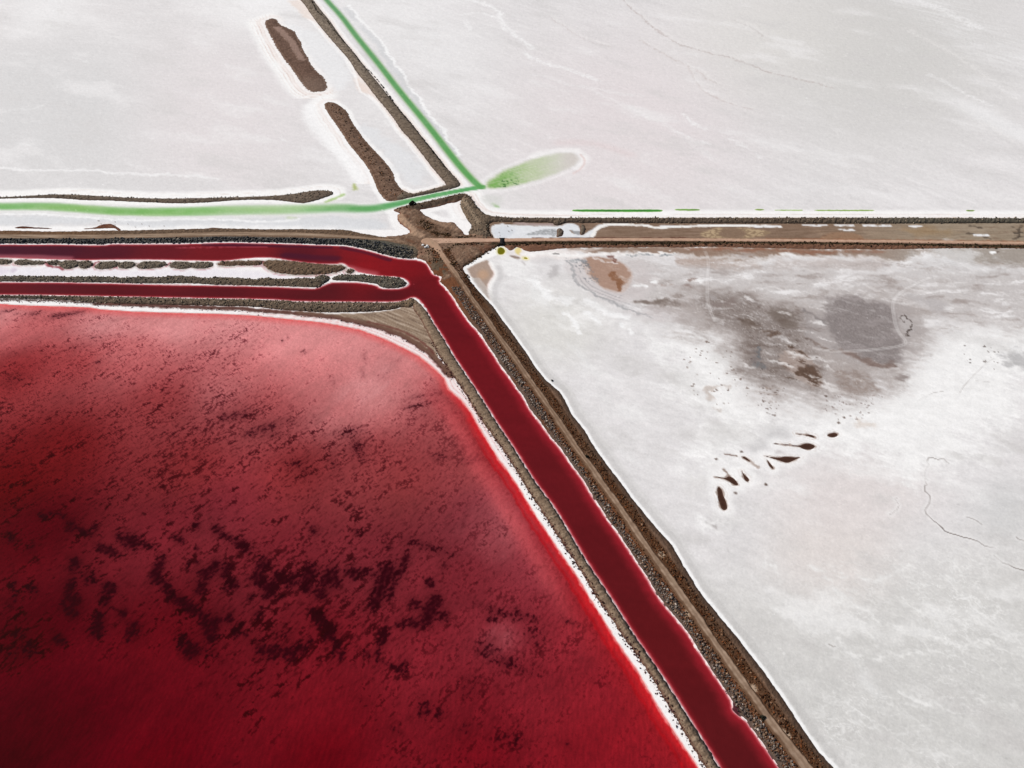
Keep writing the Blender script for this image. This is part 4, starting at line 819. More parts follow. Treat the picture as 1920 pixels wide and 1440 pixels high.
def blob(px_, py_, rx, ry, a=1.0, tilt=-35):
    ct, st_ = math.cos(math.radians(tilt)), math.sin(math.radians(tilt))
    sel = (np.abs(u - px_) < (rx + ry) * 2.2 + 4) & (np.abs(v - py_) < (rx + ry) * 2.2 + 4)
    ii = np.nonzero(sel)
    if len(ii[0]) == 0: return
    du = u[ii] - px_; dv = v[ii] - py_
    r2 = ((du * ct + dv * st_) / (rx * 1.28)) ** 2 + ((-du * st_ + dv * ct) / (ry * 1.28)) ** 2
    dark[ii] = np.maximum(dark[ii], a * np.exp(-r2 * .9)) + .35 * np.minimum(dark[ii], a * np.exp(-r2 * .9))
big1 = [(240,20,30,16,.8),(285,5,16,14,.7),(350,20,26,14,.8),(395,75,26,34,.7),(475,108,46,17,.9),(535,85,22,16,.7),(60,160,34,20,.5),(180,190,20,26,.5),(60,120,26,16,.5),(605,215,52,22,.95),(735,165,44,36,1),(825,185,38,16,.8),(665,135,28,28,.6),(420,280,26,26,.9),(405,315,18,20,.7),(500,370,48,40,.6),(395,420,24,44,.85),(370,480,20,40,.7),(180,430,34,26,.7),(75,400,20,26,.6),(75,490,24,46,.6),(420,500,30,44,.75),(400,560,34,24,.9),(620,422,34,24,1),(595,485,26,40,.9),(555,590,26,30,.85),(548,660,34,46,.9),(690,570,22,34,.7),(650,545,40,10,.5),(748,662,32,40,.95),(720,715,20,20,.6),(335,720,34,28,.9),(150,770,60,50,.5),(60,800,70,40,.45),(100,680,80,50,.35),(885,325,24,60,.9),(905,280,18,34,.7),(880,372,30,24,1),(935,425,30,26,.8),(965,465,26,28,.8),(1020,500,44,26,.95),(1082,548,38,26,1),(1130,580,20,20,.7),(1150,350,30,24,.95),(1128,425,28,34,1),(1205,310,24,40,.85),(1272,335,28,40,.85),(1308,402,30,26,.95),(1265,435,16,16,.7),(1112,285,14,20,.6),(1060,290,14,28,.5),(1195,640,34,52,1),(1192,705,24,24,.9),(1145,610,14,34,.8),(1070,782,44,36,1),(1030,720,36,40,.6),(1335,665,24,40,.8),(1290,605,20,28,.8),(1380,690,16,16,.7),(1450,570,20,32,.7),(1480,290,30,34,.95),(1450,335,18,24,.8),(1455,388,44,26,.95),(1560,360,28,34,.9),(1520,430,36,40,1),(1495,470,20,24,.8),(1640,385,30,44,.9),(1735,345,34,52,1),(1722,425,26,26,1),(1850,370,34,52,1),(1808,460,30,30,.95),(1365,188,42,28,1),(1275,140,40,16,.8),(1220,100,26,22,.8),(1105,75,20,20,.7),(1800,605,30,34,.9),(1855,682,26,38,1),(1890,770,16,40,.6),(1475,780,30,26,.85),(1540,790,30,36,.85),(1605,790,26,26,.8),(1645,800,26,40,.8),(1700,770,30,30,.8),(1740,725,16,24,.7),(1410,480,18,18,.7),(1580,480,18,18,.6),(1440,720,60,40,.35),(1600,690,70,40,.35),(1180,790,60,40,.4),(485,300,14,14,.4),(1110,205,14,14,.8),(1010,155,26,22,.7),(980,140,20,16,.7)]
for (a_, b_, rx, ry, al) in big1: blob(a_ / 3, 960 + b_ / 3, rx / 3 * 1.08, ry / 3 * 1.08, al, tilt=22)
big2 = [(355,685,26,34,1),(392,755,18,34,.8),(422,805,16,30,.8),(655,700,24,50,.9),(625,790,16,60,.6),(765,870,28,44,.8),(690,860,50,16,.5),(917,398,24,24,.9),(955,495,30,30,1),(910,570,36,50,1),(830,625,44,26,.75),(835,515,34,26,.7),(750,630,26,18,.7),(1262,597,26,18,.8),(612,505,24,44,.95),(640,425,34,60,.85),(678,340,40,50,.95),(775,285,20,60,.7),(745,350,12,60,.5),(310,612,26,34,.9),(262,560,20,20,.8),(490,345,40,30,.8),(400,400,20,40,.6),(560,800,20,30,.6),(890,1110,40,50,.5),(975,1130,36,40,.45),(730,1230,50,30,.35),(555,1070,44,40,.35),(1390,860,110,34,.55),(1250,770,60,50,.5),(1300,560,120,18,.5),(1450,580,80,24,.5),(1500,690,60,50,.45),(1380,1270,90,50,.4),(1130,1230,50,40,.35),(1130,990,50,60,.4),(1690,1310,30,20,.4),(700,450,20,44,.7),(900,190,120,24,.55),(560,340,40,26,.7),(1000,580,30,34,.7),(265,100,22,22,.8),(510,110,30,20,.6),(690,200,20,16,.5),(1720,620,60,14,.5),(1000,310,16,26,.5)]
for (a_, b_, rx, ry, al) in big2: blob(500 + a_ / 3, 960 + b_ / 3, rx / 3 * 1.08, ry / 3 * 1.08, al, tilt=18)
for (a_, b_, rx, ry, al) in [(130,588.5,38,4.2,1),(105,590,12,3,.9),(60,588,20,5,.7),(15,582,22,3.5,.75),(30,589,8,3,.6),(350,780/1,1,1,0),(178,632,10,3,.6),(183,678,6,2.5,.9),(25,710,22,10,.6),(40,660,26,6,.35),(150,650,26,5,.35),(420,782,10,8,.9),(450,778,22,9,.9),(500,800,24,8,.9),(470,812,20,7,.7),(515,815,18,7,.6),(545,790,14,6,.6),(555,868,16,7,.85),(575,885,12,9,.7),(625,865,8,16,.7),(655,810,18,7,.8),(668,838,12,16,.85),(680,855,8,12,.7),(684,668,4,10,.6),(680,700,4,8,.7),(770,762,14,4,.9),(805,755,16,4,.85),(790,742,26,4,.6),(830,735,14,5,.6),(880,862,16,8,.85),(895,858,8,9,.7),(825,855,14,8,.8),(860,835,10,10,.6),(530,640,4,4,.7),(570,660,7,4,.7),(540,632,3,4,.5),(625,715,8,10,.5),(720,705,14,9,.4),(746,676,7,3,.5),(640,705,3,4,.3)]:
    blob(a_, b_, rx, ry, al, tilt=-12)
near_ = sst(760, 1000, v)
pcol *= (1 + .07 * sst(800, 650, v))[..., None]
_pale = sst(1.25, .5, np.hypot((u - 620) / 200, (v - 690) / 100)); dens = dens * (1 - .55 * _pale)
_fine = sst(640, 820, u)
dark *= .62 + .38 * sst(860, 1000, v)
dens = np.clip(dens * 1.1 + dark * .55, 0, 1.15)
clump = np.clip(.75 + w2 * .9 + w1 * .5, 0, 1.3)
texA = w3 * .75 + w4 * .55 + w5 * .2; texB = w4 * .8 + w5 * .55 + w3 * .45
tex = texB + (texA - texB) * (near_ * .7 + .1) * (1 - .75 * _fine)
th = .50 - dens * .64 * clump
spots = sst(th, th + .28, tex) * sst(1.5, 6, dp) * np.clip(dens * 2.2, 0, 1)
shade = np.clip(dens - .35, 0, 1) * .20 + np.clip(dark, 0, 1) * .18
pcol *= (1 - np.array((.75, 1.0, .9), f32) * shade[..., None])
pcol *= (1 - np.array((.52, .70, .64), f32) * ((1 - .35 * _fine)[...] * spots * np.clip(.6 + w3 * .4 + w2 * .3, .15, 1))[..., None])
fs = fbm(x, y, 1.25, 3, ang=48, st=3.6, seed=228, gain=.6)
pcol *= (1 - np.array((.30, .42, .38), f32) * (sst(.12, .62, fs) * np.clip(dens * 1.6 - .2, 0, 1) * sst(1.5, 6, dp) * (1 - .4 * _fine))[..., None])
nz_ = w3 * .30 + w4 * .46 + w5 * .30
mat_ = sst(.30, .76, dark + nz_ * (.45 + .75 * np.clip(dark, 0, .8)))
pm((42, 4, 13), mat_ * (.66 + .18 * near_) * np.clip(.85 + w4 * .5, .4, 1))
# shallow margin
sh = dp + w4 * .3 + w3 * .6
right = sst(620, 900, u) * sst(660, 800, v)
pm((160, 30, 36), right * sst(17, 4, sh) * .42)
pm((214, 92, 96), right * np.exp(-((sh - 12 + w2 * 2) / 4.5) ** 2) * .5 * sst(1240, 1000, v))
pm((206, 34, 40), right * sst(5.5, 1.2, sh + w2 * 1.2) * .82)
pm((178, 18, 26), right * np.exp(-((sh - 4.6) / .8) ** 2) * .6 * sst(760, 880, v))
pm((222, 84, 84), (1 - right) * sst(7, .5, sh) * .5)
pm((214, 58, 58), (1 - right) * sst(1.5, .4, sh) * .75)
pm((238, 150, 146), sst(1.1, .1, sh) * .8)
# wind ripples, drawn finely across the floor colour
rp = fbm(x, y, 1.1, 2, ang=82, st=4, seed=34); pcol *= (1 + (.045 + .05 * sst(1000, 1250, v)) * rp + .05 * w5 + .03 * w4 + RNG.normal(0, .022, x.shape).astype(f32))[..., None]
keep_w = quadany(dp > -2.0) 
o = obj('red_pond', grid_mesh('red_pond', x, y, np.full(x.shape, -.15, f32), keep_w, M_pond, pcol))
tag(o, 'large deep red brine pond with dark tufts on its floor', 'pond', 'structure')

u, v, x, y = subgrid(CANAL, 1.7)
dc = dist(x, y, red_poly, True, 16)
w2 = fbm(x, y, 9, 4, ang=-5, st=4, seed=35); w3 = fbm(x, y, 3, 3, seed=36); w4 = fbm(x, y, 1.2, 2, seed=37)
pcol = np.array((.93, .93, .82), f32) * idw(x, y, [((0,470),(78,26,48)),((100,470),(80,26,46)),((200,472),(92,28,44)),((300,473),(110,30,42)),((400,474),(124,30,40)),((480,470),(128,32,42)),((560,475),(96,28,42)),((620,482),(108,30,44)),((650,478),(140,30,40)),((690,495),(148,28,38)),((720,505),(142,28,38)),((760,510),(134,26,36)),((800,535),(118,26,36)),((780,548),(104,25,35)),((740,552),(96,27,37)),((600,550),(96,28,38)),((400,548),(96,27,37)),((200,543),(98,26,36)),((0,540),(106,26,36)),((850,600),(112,26,37)),((900,680),(116,26,37)),((960,780),(114,26,37)),((1040,900),(108,26,36)),((1150,1060),(102,25,34)),((1250,1210),(102,25,33)),((1390,1420),(98,25,33)),((1500,1600),(96,24,32)),((-400,470),(76,26,46)),((-400,540),(104,26,36))], 3.4, 8)
pcol *= (1 + .035 * w2 + .03 * w3)[..., None]
diag = sst(530, 570, v)
gr, _g = dist(x, y, GP(can_right), False, 30), None
pm((160, 34, 46), diag * sst(6.5, .5, gr + w3 * .9) * .75)
pm((150, 30, 40), sst(3.0, .3, dc + w3 * .4) * .6)
pm((196, 84, 92), sst(1.3, .1, dc + w3 * .3) * .8)
pm((224, 176, 180), sst(.45, -.2, dc + w3 * .15) * .9)
hz = (1 - diag)
pm((70, 24, 44), hz * sst(2.2, .6, np.abs(dist(x, y, GP([(380,459),(470,459.5),(560,462),(620,464)]), False, 9) + w2 * .8)) * .7)
pm((72, 26, 44), hz * sst(5, 1, np.abs(dist(x, y, GP([(535,478),(580,482),(630,485)]), False, 16) + w2)) * .7)
pm((70, 26, 46), hz * sst(2.6, .8, np.abs(dist(x, y, GP([(640,464),(690,474),(730,487)]), False, 12) + w2)) * .6)
pm((186, 78, 92), hz * sst(.8, .2, np.abs(dist(x, y, GP([(330,464),(400,463.5),(480,463),(500,462.5)]), False, 6) + w3 * .5)) * .6)
pm((190, 110, 120), hz * sst(4.5, 1, np.abs(dist(x, y, GP([(-60,480),(30,480.5),(90,483),(130,484)]), False, 14) + w2)) * .55)
pm((198, 82, 92), hz * sst(.5, .95, w3 + w4 * .4) * sst(11, 5, np.hypot((u - 770) * .5, v - 530)) * .5)
pm((206, 120, 128), hz * sst(6, 1, dist(x, y, GP([(655,503),(675,509),(700,514)]), False, 12)) * .5)
o = obj('red_canal', grid_mesh('red_canal', x, y, np.full(x.shape, -.15, f32), quadany(dc > -2.0), M_canal, pcol))
tag(o, 'dark red brine canal bending from the west arms down to the lower right', 'canal', 'structure')

def pool(name, P_px, P, label, rgb, edge, group=None):
    u, v, x, y = subgrid(P_px, .9, 5)
    d = dist(x, y, P, True, 10)
    t = np.empty(x.shape + (3,), f32); t[:] = rgb
    m = sst(1.0, -.3, d + fbm(x, y, 1, 2, seed=40) * .3); t += (np.asarray(edge, f32) - t) * m[..., None]
    t *= (1 + .10 * fbm(x, y, 2, 3, seed=41))[..., None]
    o = obj(name, grid_mesh(name, x, y, np.full(x.shape, -.08, f32), quadany(d > -1.4), M_pool, t))
    return tag(o, label, 'pool', 'structure', group)
for (nm, ppx, lb), P in zip(pools_px, pool_polys):
    pool('brine_pool', ppx, P, lb, (70, 47, 37), (98, 74, 62), 'brown brine pools in the white salt flat')
for (ppx, lb, rgb), P in zip(olive_px, olive_polys):
    pool('brine_pool', ppx, P, lb, rgb, (172, 160, 60), 'olive green pools below the causeway')
def green_strip(y_, x0, x1, hw, rgb, label):
    pts = [(x0, y_), (x0 + 4, y_ - hw), ((x0 + x1) / 2, y_ - hw * .9), (x1 - 5, y_ - hw), (x1, y_), (x1 - 6, y_ + hw), ((x0 + x1) / 2, y_ + hw), (x0 + 5, y_ + hw * .8)]
    P = chaikin(GP(pts), 1)
    u, v, x, y = subgrid(pts, .9, 5)
    d = dist(x, y, P, True, 8) + fbm(x, y, 3, 2, seed=42) * .35
    t = np.empty(x.shape + (3,), f32); t[:] = rgb
    t *= (1 + .16 * fbm(x, y, 8, 3, ang=0, st=2, seed=43))[..., None]
    t += (np.asarray((196, 214, 160), f32) - t) * sst(.9, -.2, d)[..., None]
    z = np.where(d > 0, .05, .05 + d * .2).astype(f32)
    o = obj('brine_strip', grid_mesh('brine_strip', x, y, z, quadany(d > -.5), M_green, t))
    tag(o, label, 'puddle', 'structure', 'green brine strips along the eastern berm')
green_strip(395, 1072, 1244, 2.5, (66, 142, 52), 'longest bright green brine strip beside the eastern rocky berm')
green_strip(393.5, 1264, 1314, 1.7, (96, 146, 52), 'short green brine strip right of the longest green strip')
green_strip(393.3, 1414, 1434, 1.4, (112, 138, 50), 'tiny olive green puddle midway along the eastern berm')
green_strip(394.2, 1452, 1506, 1.0, (160, 190, 116), 'pale thin green brine strip left of the long thin one')
green_strip(394.6, 1525, 1641, 1.2, (128, 160, 70), 'long thin pale green brine strip on the salt margin')
green_strip(395, 1810, 1829, 1.4, (96, 120, 30), 'olive green puddle farthest right beside the eastern berm')

# ------------------------------------------------------------------ embankments
HEIGHTS = []
def embank(name, pts, h, slope, label, colour, cat='embankment', kind=None, group=None, step=1.0, amp=.35, wave=2.2, ang=60, st=3.0,
           edge=.45, base=0.0, mat=None, flat=None, smo=1, seed=50, rough=.24):
    """an earth bank: rises from its outline at the given slope to height h, with tipped-spoil relief"""
    u, v, x, y = subgrid(pts, step, 6)
    P = chaikin(GP(pts), smo) if smo else GP(pts)
    d = dist(x, y, P, True, 14)
    e1 = fbm(x, y, 2.5, 3, seed=seed); d = d + e1 * edge
    hn = fbm(x, y, wave, 3, ang=ang, st=st, seed=seed + 1)
    fine = fbm(x, y, 1.05, 3, seed=seed + 2, gain=.7)
    q = d * slope; prof = np.where(q > 0, h * (1 - np.exp(-q / h)) * 1.08, q * 1.5)
    rel = np.clip(d / 1.2, 0, 1) * (hn * amp + fine * rough)
    if flat is not None:
        fm = flat(x, y, u, v); rel = rel * (1 - fm); prof = prof * (1 - fm) + np.minimum(prof, h) * fm
    z = (base + np.maximum(prof, -.7) + rel).astype(f32)
    t = colour(x, y, u, v, d, hn, fine)
    HEIGHTS.append((u[0], v[:, 0], np.where(d > -.3, z, -9)))
    o = obj(name, grid_mesh(name, x, y, z, quadany(d > -.5), mat or M_earth, t))
    tag(o, label, cat, kind, group); return o
def tones(x, lo, mid, hi, n):
    t = np.empty(x.shape + (3,), f32); t[:] = mid
    t += (np.asarray(hi, f32) - t) * np.clip(n, 0, 1)[..., None]; t += (np.asarray(lo, f32) - t) * np.clip(-n, 0, 1)[..., None]
    return t
def tmix(t, rgb, m): t += (np.asarray(rgb, f32) - t) * np.clip(m, 0, 1)[..., None]
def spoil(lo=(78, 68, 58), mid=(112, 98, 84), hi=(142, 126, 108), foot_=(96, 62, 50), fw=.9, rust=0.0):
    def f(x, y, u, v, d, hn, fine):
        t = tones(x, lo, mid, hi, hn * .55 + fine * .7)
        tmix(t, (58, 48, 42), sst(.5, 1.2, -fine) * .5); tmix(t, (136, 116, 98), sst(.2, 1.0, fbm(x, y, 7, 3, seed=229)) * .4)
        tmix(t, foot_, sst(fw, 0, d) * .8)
        if rust: tmix(t, (104, 68, 44), sst(.2, 1, fbm(x, y, 9, 3, seed=77)) * rust)
        return t
    return f

# row of tipped mounds along the salt island: neighbours lean into each other
for i_ in range(1, 10):
    a_ = np.array(mounds[i_], float); m_ = a_.mean(0); mounds[i_] = [tuple(q) for q in m_ + (a_ - m_) * (1.13, 1.10)]
mlabels = ['small grey spoil mound at the far left end of the row', 'long low double spoil mound, second in the row from the left', 'small round spoil mound tucked third in the row',
           'flat grey spoil mound beside the narrow red gap', 'round tall spoil mound between two narrow gaps', 'slanted spoil mound just right of the wider red gap', 'small oval spoil mound in the middle of the row',
           'long spoil mound right of the small oval one', 'leaf shaped spoil mound before the last of the western row', 'blunt spoil mound beside the white gap in the row', 'low knobbly spoil mound just right of the white gap',
           'longest brown spoil mound, tapering to a rounded eastern tip', 'tiny oval spoil mound alone in white salt by the red canal']
for i, (mp, lb) in enumerate(zip(mounds, mlabels)):
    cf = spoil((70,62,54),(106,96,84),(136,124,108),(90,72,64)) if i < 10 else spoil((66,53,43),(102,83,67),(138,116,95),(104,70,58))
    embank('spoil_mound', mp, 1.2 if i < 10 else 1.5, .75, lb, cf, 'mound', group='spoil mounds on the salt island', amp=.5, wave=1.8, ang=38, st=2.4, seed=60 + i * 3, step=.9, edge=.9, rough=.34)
def grey_spoil(x, y, u, v, d, hn, fine):
    t = tones(x, (56, 52, 48), (98, 90, 80), (140, 128, 110), hn * .6 + fine * .7)
    tmix(t, (44, 44, 46), sst(.2, 1.1, -fine + hn * -.4) * sst(560, 420, u) * .55)
    tmix(t, (104, 86, 68), sst(250, 480, u) * .5); return t
embank('spoil_bank', isl_berm, 1.7, .85, 'long grey brown spoil bank along the lower edge of the salt island', grey_spoil, 'bank', amp=.5, wave=2.0, ang=42, st=3.2, seed=80)
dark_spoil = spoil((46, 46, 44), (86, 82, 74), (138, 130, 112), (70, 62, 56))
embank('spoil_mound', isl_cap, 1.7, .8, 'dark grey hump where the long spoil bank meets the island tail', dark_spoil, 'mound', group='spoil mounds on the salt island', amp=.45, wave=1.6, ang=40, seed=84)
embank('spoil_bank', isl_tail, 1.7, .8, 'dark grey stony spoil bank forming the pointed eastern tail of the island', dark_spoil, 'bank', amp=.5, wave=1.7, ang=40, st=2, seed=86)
def south_c(x, y, u, v, d, hn, fine):
    t = tones(x, (70, 58, 48), (108, 92, 78), (140, 122, 102), hn * .6 + fine * .65)
    tmix(t, (50, 46, 44), sst(200, 60, u) * .45); tmix(t, (126, 106, 84), sst(720, 770, u) * .8)
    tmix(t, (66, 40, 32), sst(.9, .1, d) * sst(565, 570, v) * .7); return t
embank('spoil_bank', south_berm, 1.8, .85, 'brown spoil bank between the lower red canal and the red pond', south_c, 'bank', amp=.5, wave=2.4, ang=36, st=3.0, seed=90)

# levee between the canal and the pond
def lev_c(x, y, u, v, d, hn, fine):
    t = tones(x, (86, 70, 57), (128, 108, 90), (162, 143, 122), hn * .55 + fine * .65)
    tmix(t, (186, 172, 152), sst(.75, 1.2, fbm(x, y, 5, 3, seed=78)) * .7)
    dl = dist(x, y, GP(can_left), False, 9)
    tmix(t, (62, 56, 52), sst(2.0, 1.0, dl + fine * .3) * .85)  # dark canal-side edge: tumbled rock, with some slope shade painted into the tint
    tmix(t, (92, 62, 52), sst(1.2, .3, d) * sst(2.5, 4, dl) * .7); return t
embank('levee', diag_lev, 1.5, 1.0, 'long tan levee between the red pond and the diagonal red canal', lev_c, 'levee', amp=.26, wave=1.8, ang=25, st=3.0, seed=95, rough=.12, step=1.05)

# western road embankment
wroad_c = [(-700,444),(-300,444),(0,443.7),(100,444),(180,444.4),(240,443.6),(300,442.4),(400,439.7),(470,439.2),(550,440),(600,442),(650,445.3),(700,450),(750,453),(800,455)]
wroad_c = [(a_, b_ + 1.6 * float(np.interp(a_, [600, 720], [1, 0]))) for a_, b_ in wroad_c]
wroad_h = 2.9
def west_c(x, y, u, v, d, hn, fine):
    t = tones(x, (80, 60, 46), (118, 94, 76), (150, 126, 104), hn * .5 + fine * .6)
    top = sst(3.0, .5, d) * (v < np.interp(u, [p[0] for p in wroad_c], [p[1] for p in wroad_c]))
    top = (v < np.interp(u, [p[0] for p in wroad_c], [p[1] for p in wroad_c]) - 3.6).astype(f32); tmix(t, (84, 68, 54), top * sst(-.9, .3, -fine) * .75); tmix(t, (112, 76, 48), top * sst(260, 120, u) * .5)
    dn = dist(x, y, GP(north_top), False, 18)
    lw = np.interp(u, [0, 240, 500, 640, 700, 760], [7.5, 7.5, 6.5, 8, 14, 16]).astype(f32)
    low_ = sst(lw + .8, lw - .8, dn + fine * .5) * (u < 792)
    rock = tones(x, (26, 27, 29), (66, 66, 66), (134, 128, 118), fine * .8 + hn * .5)
    t += (rock - t) * (low_ * sst(800, 740, u + (v - 470) * .4))[..., None]
    tmix(t, (104, 98, 82), low_ * sst(600, 720, u) * .55)
    return t
def wroad_flat(x, y, u, v):
    return 1 - sst(wroad_h - .5, wroad_h + 1.2, dist(x, y, GP(wroad_c), False, 12))
embank('road_embankment', west_emb, 1.0, .8, 'western road embankment with dark boulders facing the red canal', west_c, 'embankment', amp=.55, wave=1.8, ang=45, st=2.2, flat=wroad_flat, seed=100, rough=.22)
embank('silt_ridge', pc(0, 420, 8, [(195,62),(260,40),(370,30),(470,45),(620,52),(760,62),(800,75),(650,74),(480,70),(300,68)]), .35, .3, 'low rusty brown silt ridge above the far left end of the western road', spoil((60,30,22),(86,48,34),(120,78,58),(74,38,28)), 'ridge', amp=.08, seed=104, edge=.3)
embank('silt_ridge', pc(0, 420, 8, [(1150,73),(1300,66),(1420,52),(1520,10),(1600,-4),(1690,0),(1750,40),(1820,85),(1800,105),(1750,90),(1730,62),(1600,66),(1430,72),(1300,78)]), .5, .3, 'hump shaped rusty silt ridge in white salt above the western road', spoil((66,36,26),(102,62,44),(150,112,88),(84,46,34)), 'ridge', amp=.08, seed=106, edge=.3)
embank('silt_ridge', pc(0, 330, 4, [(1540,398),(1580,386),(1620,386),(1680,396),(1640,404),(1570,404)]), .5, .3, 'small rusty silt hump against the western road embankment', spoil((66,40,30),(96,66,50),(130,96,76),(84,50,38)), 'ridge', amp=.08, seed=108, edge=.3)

# northern levee, islands, thin berm
def nlev_c(x, y, u, v, d, hn, fine):
    t = tones(x, (72, 62, 54), (120, 107, 94), (164, 150, 134), hn * .8 + fine * .8)
    tmix(t, (96, 80, 66), sst(120, 260, v) * sst(-.4, .6, fine) * .7)
    tmix(t, (44, 38, 34), sst(1.2, .5, dist(x, y, GP(D4([(590,0),(650,80),(710,150),(800,280),(900,400),(1000,530),(1100,650),(1200,780),(1300,890),(1400,1020),(1500,1140),(1600,1270),(1688,1362)])), False, 8) + fine * .4) * .8)  # right edge darkened: shade of the far slope painted into the tint
    tmix(t, (84, 72, 64), sst(1.5, .3, d) * .8); return t
embank('levee', long_lev, 1.6, .7, 'long straight grey brown levee beside the northern green channel', nlev_c, 'levee', amp=.4, wave=1.9, ang=-10, st=2.5, seed=110)
def islup_c(x, y, u, v, d, hn, fine):
    t = tones(x, (70, 52, 42), (104, 80, 68), (134, 108, 94), hn * .6 + fine * .7)
    dm = dist(x, y, GP(D4([(320,210),(380,270),(430,320),(470,390),(510,450)])), False, 14) + fbm(x, y, 3, 3, seed=79) * 2.2
    tmix(t, (154, 128, 116), sst(5.5, 2.5, dm) * .9)
    tmix(t, (84, 62, 50), np.exp(-((d - 3.0 + hn * .3) / .7) ** 2) * .7); tmix(t, (150, 124, 108), np.exp(-((d - 1.6) / .6) ** 2) * .5)
    tmix(t, (128, 110, 98), sst(135, 160, v) * .5); return t
embank('salt_pan_island', isl_up, .9, .16, 'upper brown earth island with a paler crest and ragged right edge', islup_c, 'island', amp=.22, wave=2.4, ang=30, seed=114, edge=1.7, group='brown earth islands in the north-western salt pan')
def isllo_c(x, y, u, v, d, hn, fine):
    t = tones(x, (76, 57, 46), (114, 90, 75), (150, 124, 106), hn * .6 + fine * .7)
    tmix(t, (64, 50, 42), sst(.15, 1.0, fbm(x, y, 3.2, 3, ang=-45, st=1.5, seed=81)) * sst(3, 6, d) * .85)
    tmix(t, (84, 60, 46), np.exp(-((d - 2.4) / .6) ** 2) * .6); tmix(t, (128, 88, 60), sst(.4, 1.2, fine) * sst(240, 330, v) * .5); return t
embank('salt_pan_island', isl_low, 1.3, .25, 'lower long brown earth island joined to the green channel bank', isllo_c, 'island', amp=.30, wave=3, ang=30, seed=118, edge=.6, group='brown earth islands in the north-western salt pan')
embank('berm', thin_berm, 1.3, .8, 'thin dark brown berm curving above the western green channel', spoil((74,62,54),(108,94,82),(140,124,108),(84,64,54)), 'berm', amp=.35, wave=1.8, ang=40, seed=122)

# the junction and the eastern banks
def junc_c(x, y, u, v, d, hn, fine):
    t = tones(x, (78, 58, 45), (116, 92, 76), (156, 130, 109), hn * .55 + fine * .55)
    m5 = fbm(x, y, 6, 3, ang=-40, st=2, seed=82)
    tmix(t, (104, 70, 52), sst(.0, .7, m5) * .75); tmix(t, (160, 132, 110), sst(.1, .8, -m5) * .6); tmix(t, (64, 48, 38), sst(.3, .9, fbm(x, y, 3, 3, ang=-40, st=2, seed=84)) * .6)
    tmix(t, (58, 44, 24), sst(.0, .8, fine + m5 * .5) * sst(9, 3, dist(x, y, GP(J8([(570,540),(640,590),(700,640),(760,720),(880,730),(980,750)])), False, 16)) * .85)
    tmix(t, (84, 72, 60), sst(7, 3, dist(x, y, GP(J8([(420,300),(560,300),(720,250),(900,200),(1080,160),(1190,140)])), False, 14)) * .75)
    tmix(t, (46, 38, 32), sst(2.2, .8, dist(x, y, GP(J8([(400,290),(450,290)])), False, 8)) * .9)
    tmix(t, (180, 150, 126), sst(4, 1.5, dist(x, y, GP(J8([(230,440),(300,540),(400,630),(450,700),(560,760)])), False, 10) + hn * .6) * .7)
    tmix(t, (150, 122, 102), sst(5, 2, dist(x, y, GP(J8([(700,500),(800,540),(950,590),(1050,600),(1100,650)])), False, 12)) * .8)
    tmix(t, (118, 80, 66), sst(0, 1, fbm(x, y, 10, 2, seed=83)) * sst(455, 470, v) * .7)
    tmix(t, (84, 72, 58), sst(9, 4, np.hypot((x - G(824, 503)[0]), (y - G(824, 503)[1]) * .6)) * .8)
    tmix(t, (104, 58, 44), sst(1.2, .2, d) * .7); return t
d_dia = GP(diamond)
def junc(): 
    pts = junction; u, v, x, y = subgrid(pts, .9, 6)
    P = chaikin(GP(pts), 1); d = dist(x, y, P, True, 14); dd = dist(x, y, d_dia, True, 14)
    e1 = fbm(x, y, 2.5, 3, seed=130) * .5
    d = np.minimum(d + e1, -dd + e1)
    hn = fbm(x, y, 2.6, 3, ang=50, st=1.6, seed=131); fine = fbm(x, y, 1.0, 2, seed=132)
    h = 1.4; q = d * .5; prof = np.where(q > 0, h * (1 - np.exp(-q / h)) * 1.08, q * 1.5)
    fm = 1 - sst(2.6, 4.2, dist(x, y, GP([(700,450),(750,453),(800,455),(850,454.5),(900,453.5),(960,453)]), False, 12))
    ridge = sst(6, 2, dist(x, y, GP(J8([(440,290),(560,290),(720,245),(900,195),(1080,150),(1190,130)])), False, 14)) * .8
    z = base0 = (np.maximum(prof, -.7) + np.clip(d / 1.5, 0, 1) * (1 - fm) * (hn * .32 + fine * .18 + ridge)).astype(f32)
    HEIGHTS.append((u[0], v[:, 0], np.where(d > -.3, z, -9)))
    o = obj('junction_mound', grid_mesh('junction_mound', x, y, z, quadany(d > -.5), M_earth, junc_c(x, y, u, v, d, hn, fine)))
    tag(o, 'broad trampled earth mound at the crossing of roads and green channel', 'earthwork')
junc()
def eberm_c(x, y, u, v, d, hn, fine):
    t = tones(x, (52, 44, 38), (96, 82, 70), (132, 116, 98), hn * .6 + fine * .7)
    tmix(t, (88, 88, 78), sst(1500, 1750, u) * .6); tmix(t, (124, 106, 88), sst(935, 900, u) * .6)
    tmix(t, (150, 132, 112), sst(2.2, .9, dist(x, y, GP(J8([(1150,190),(1240,290),(1330,420),(1420,580)])), False, 8)) * .7 * sst(940, 910, u))
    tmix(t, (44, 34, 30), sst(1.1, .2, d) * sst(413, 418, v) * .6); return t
embank('berm', east_berm, 1.7, .9, 'dark stony berm running east along the pinkish salt pan', eberm_c, 'berm', amp=.55, wave=2.0, ang=50, st=2.2, seed=140)
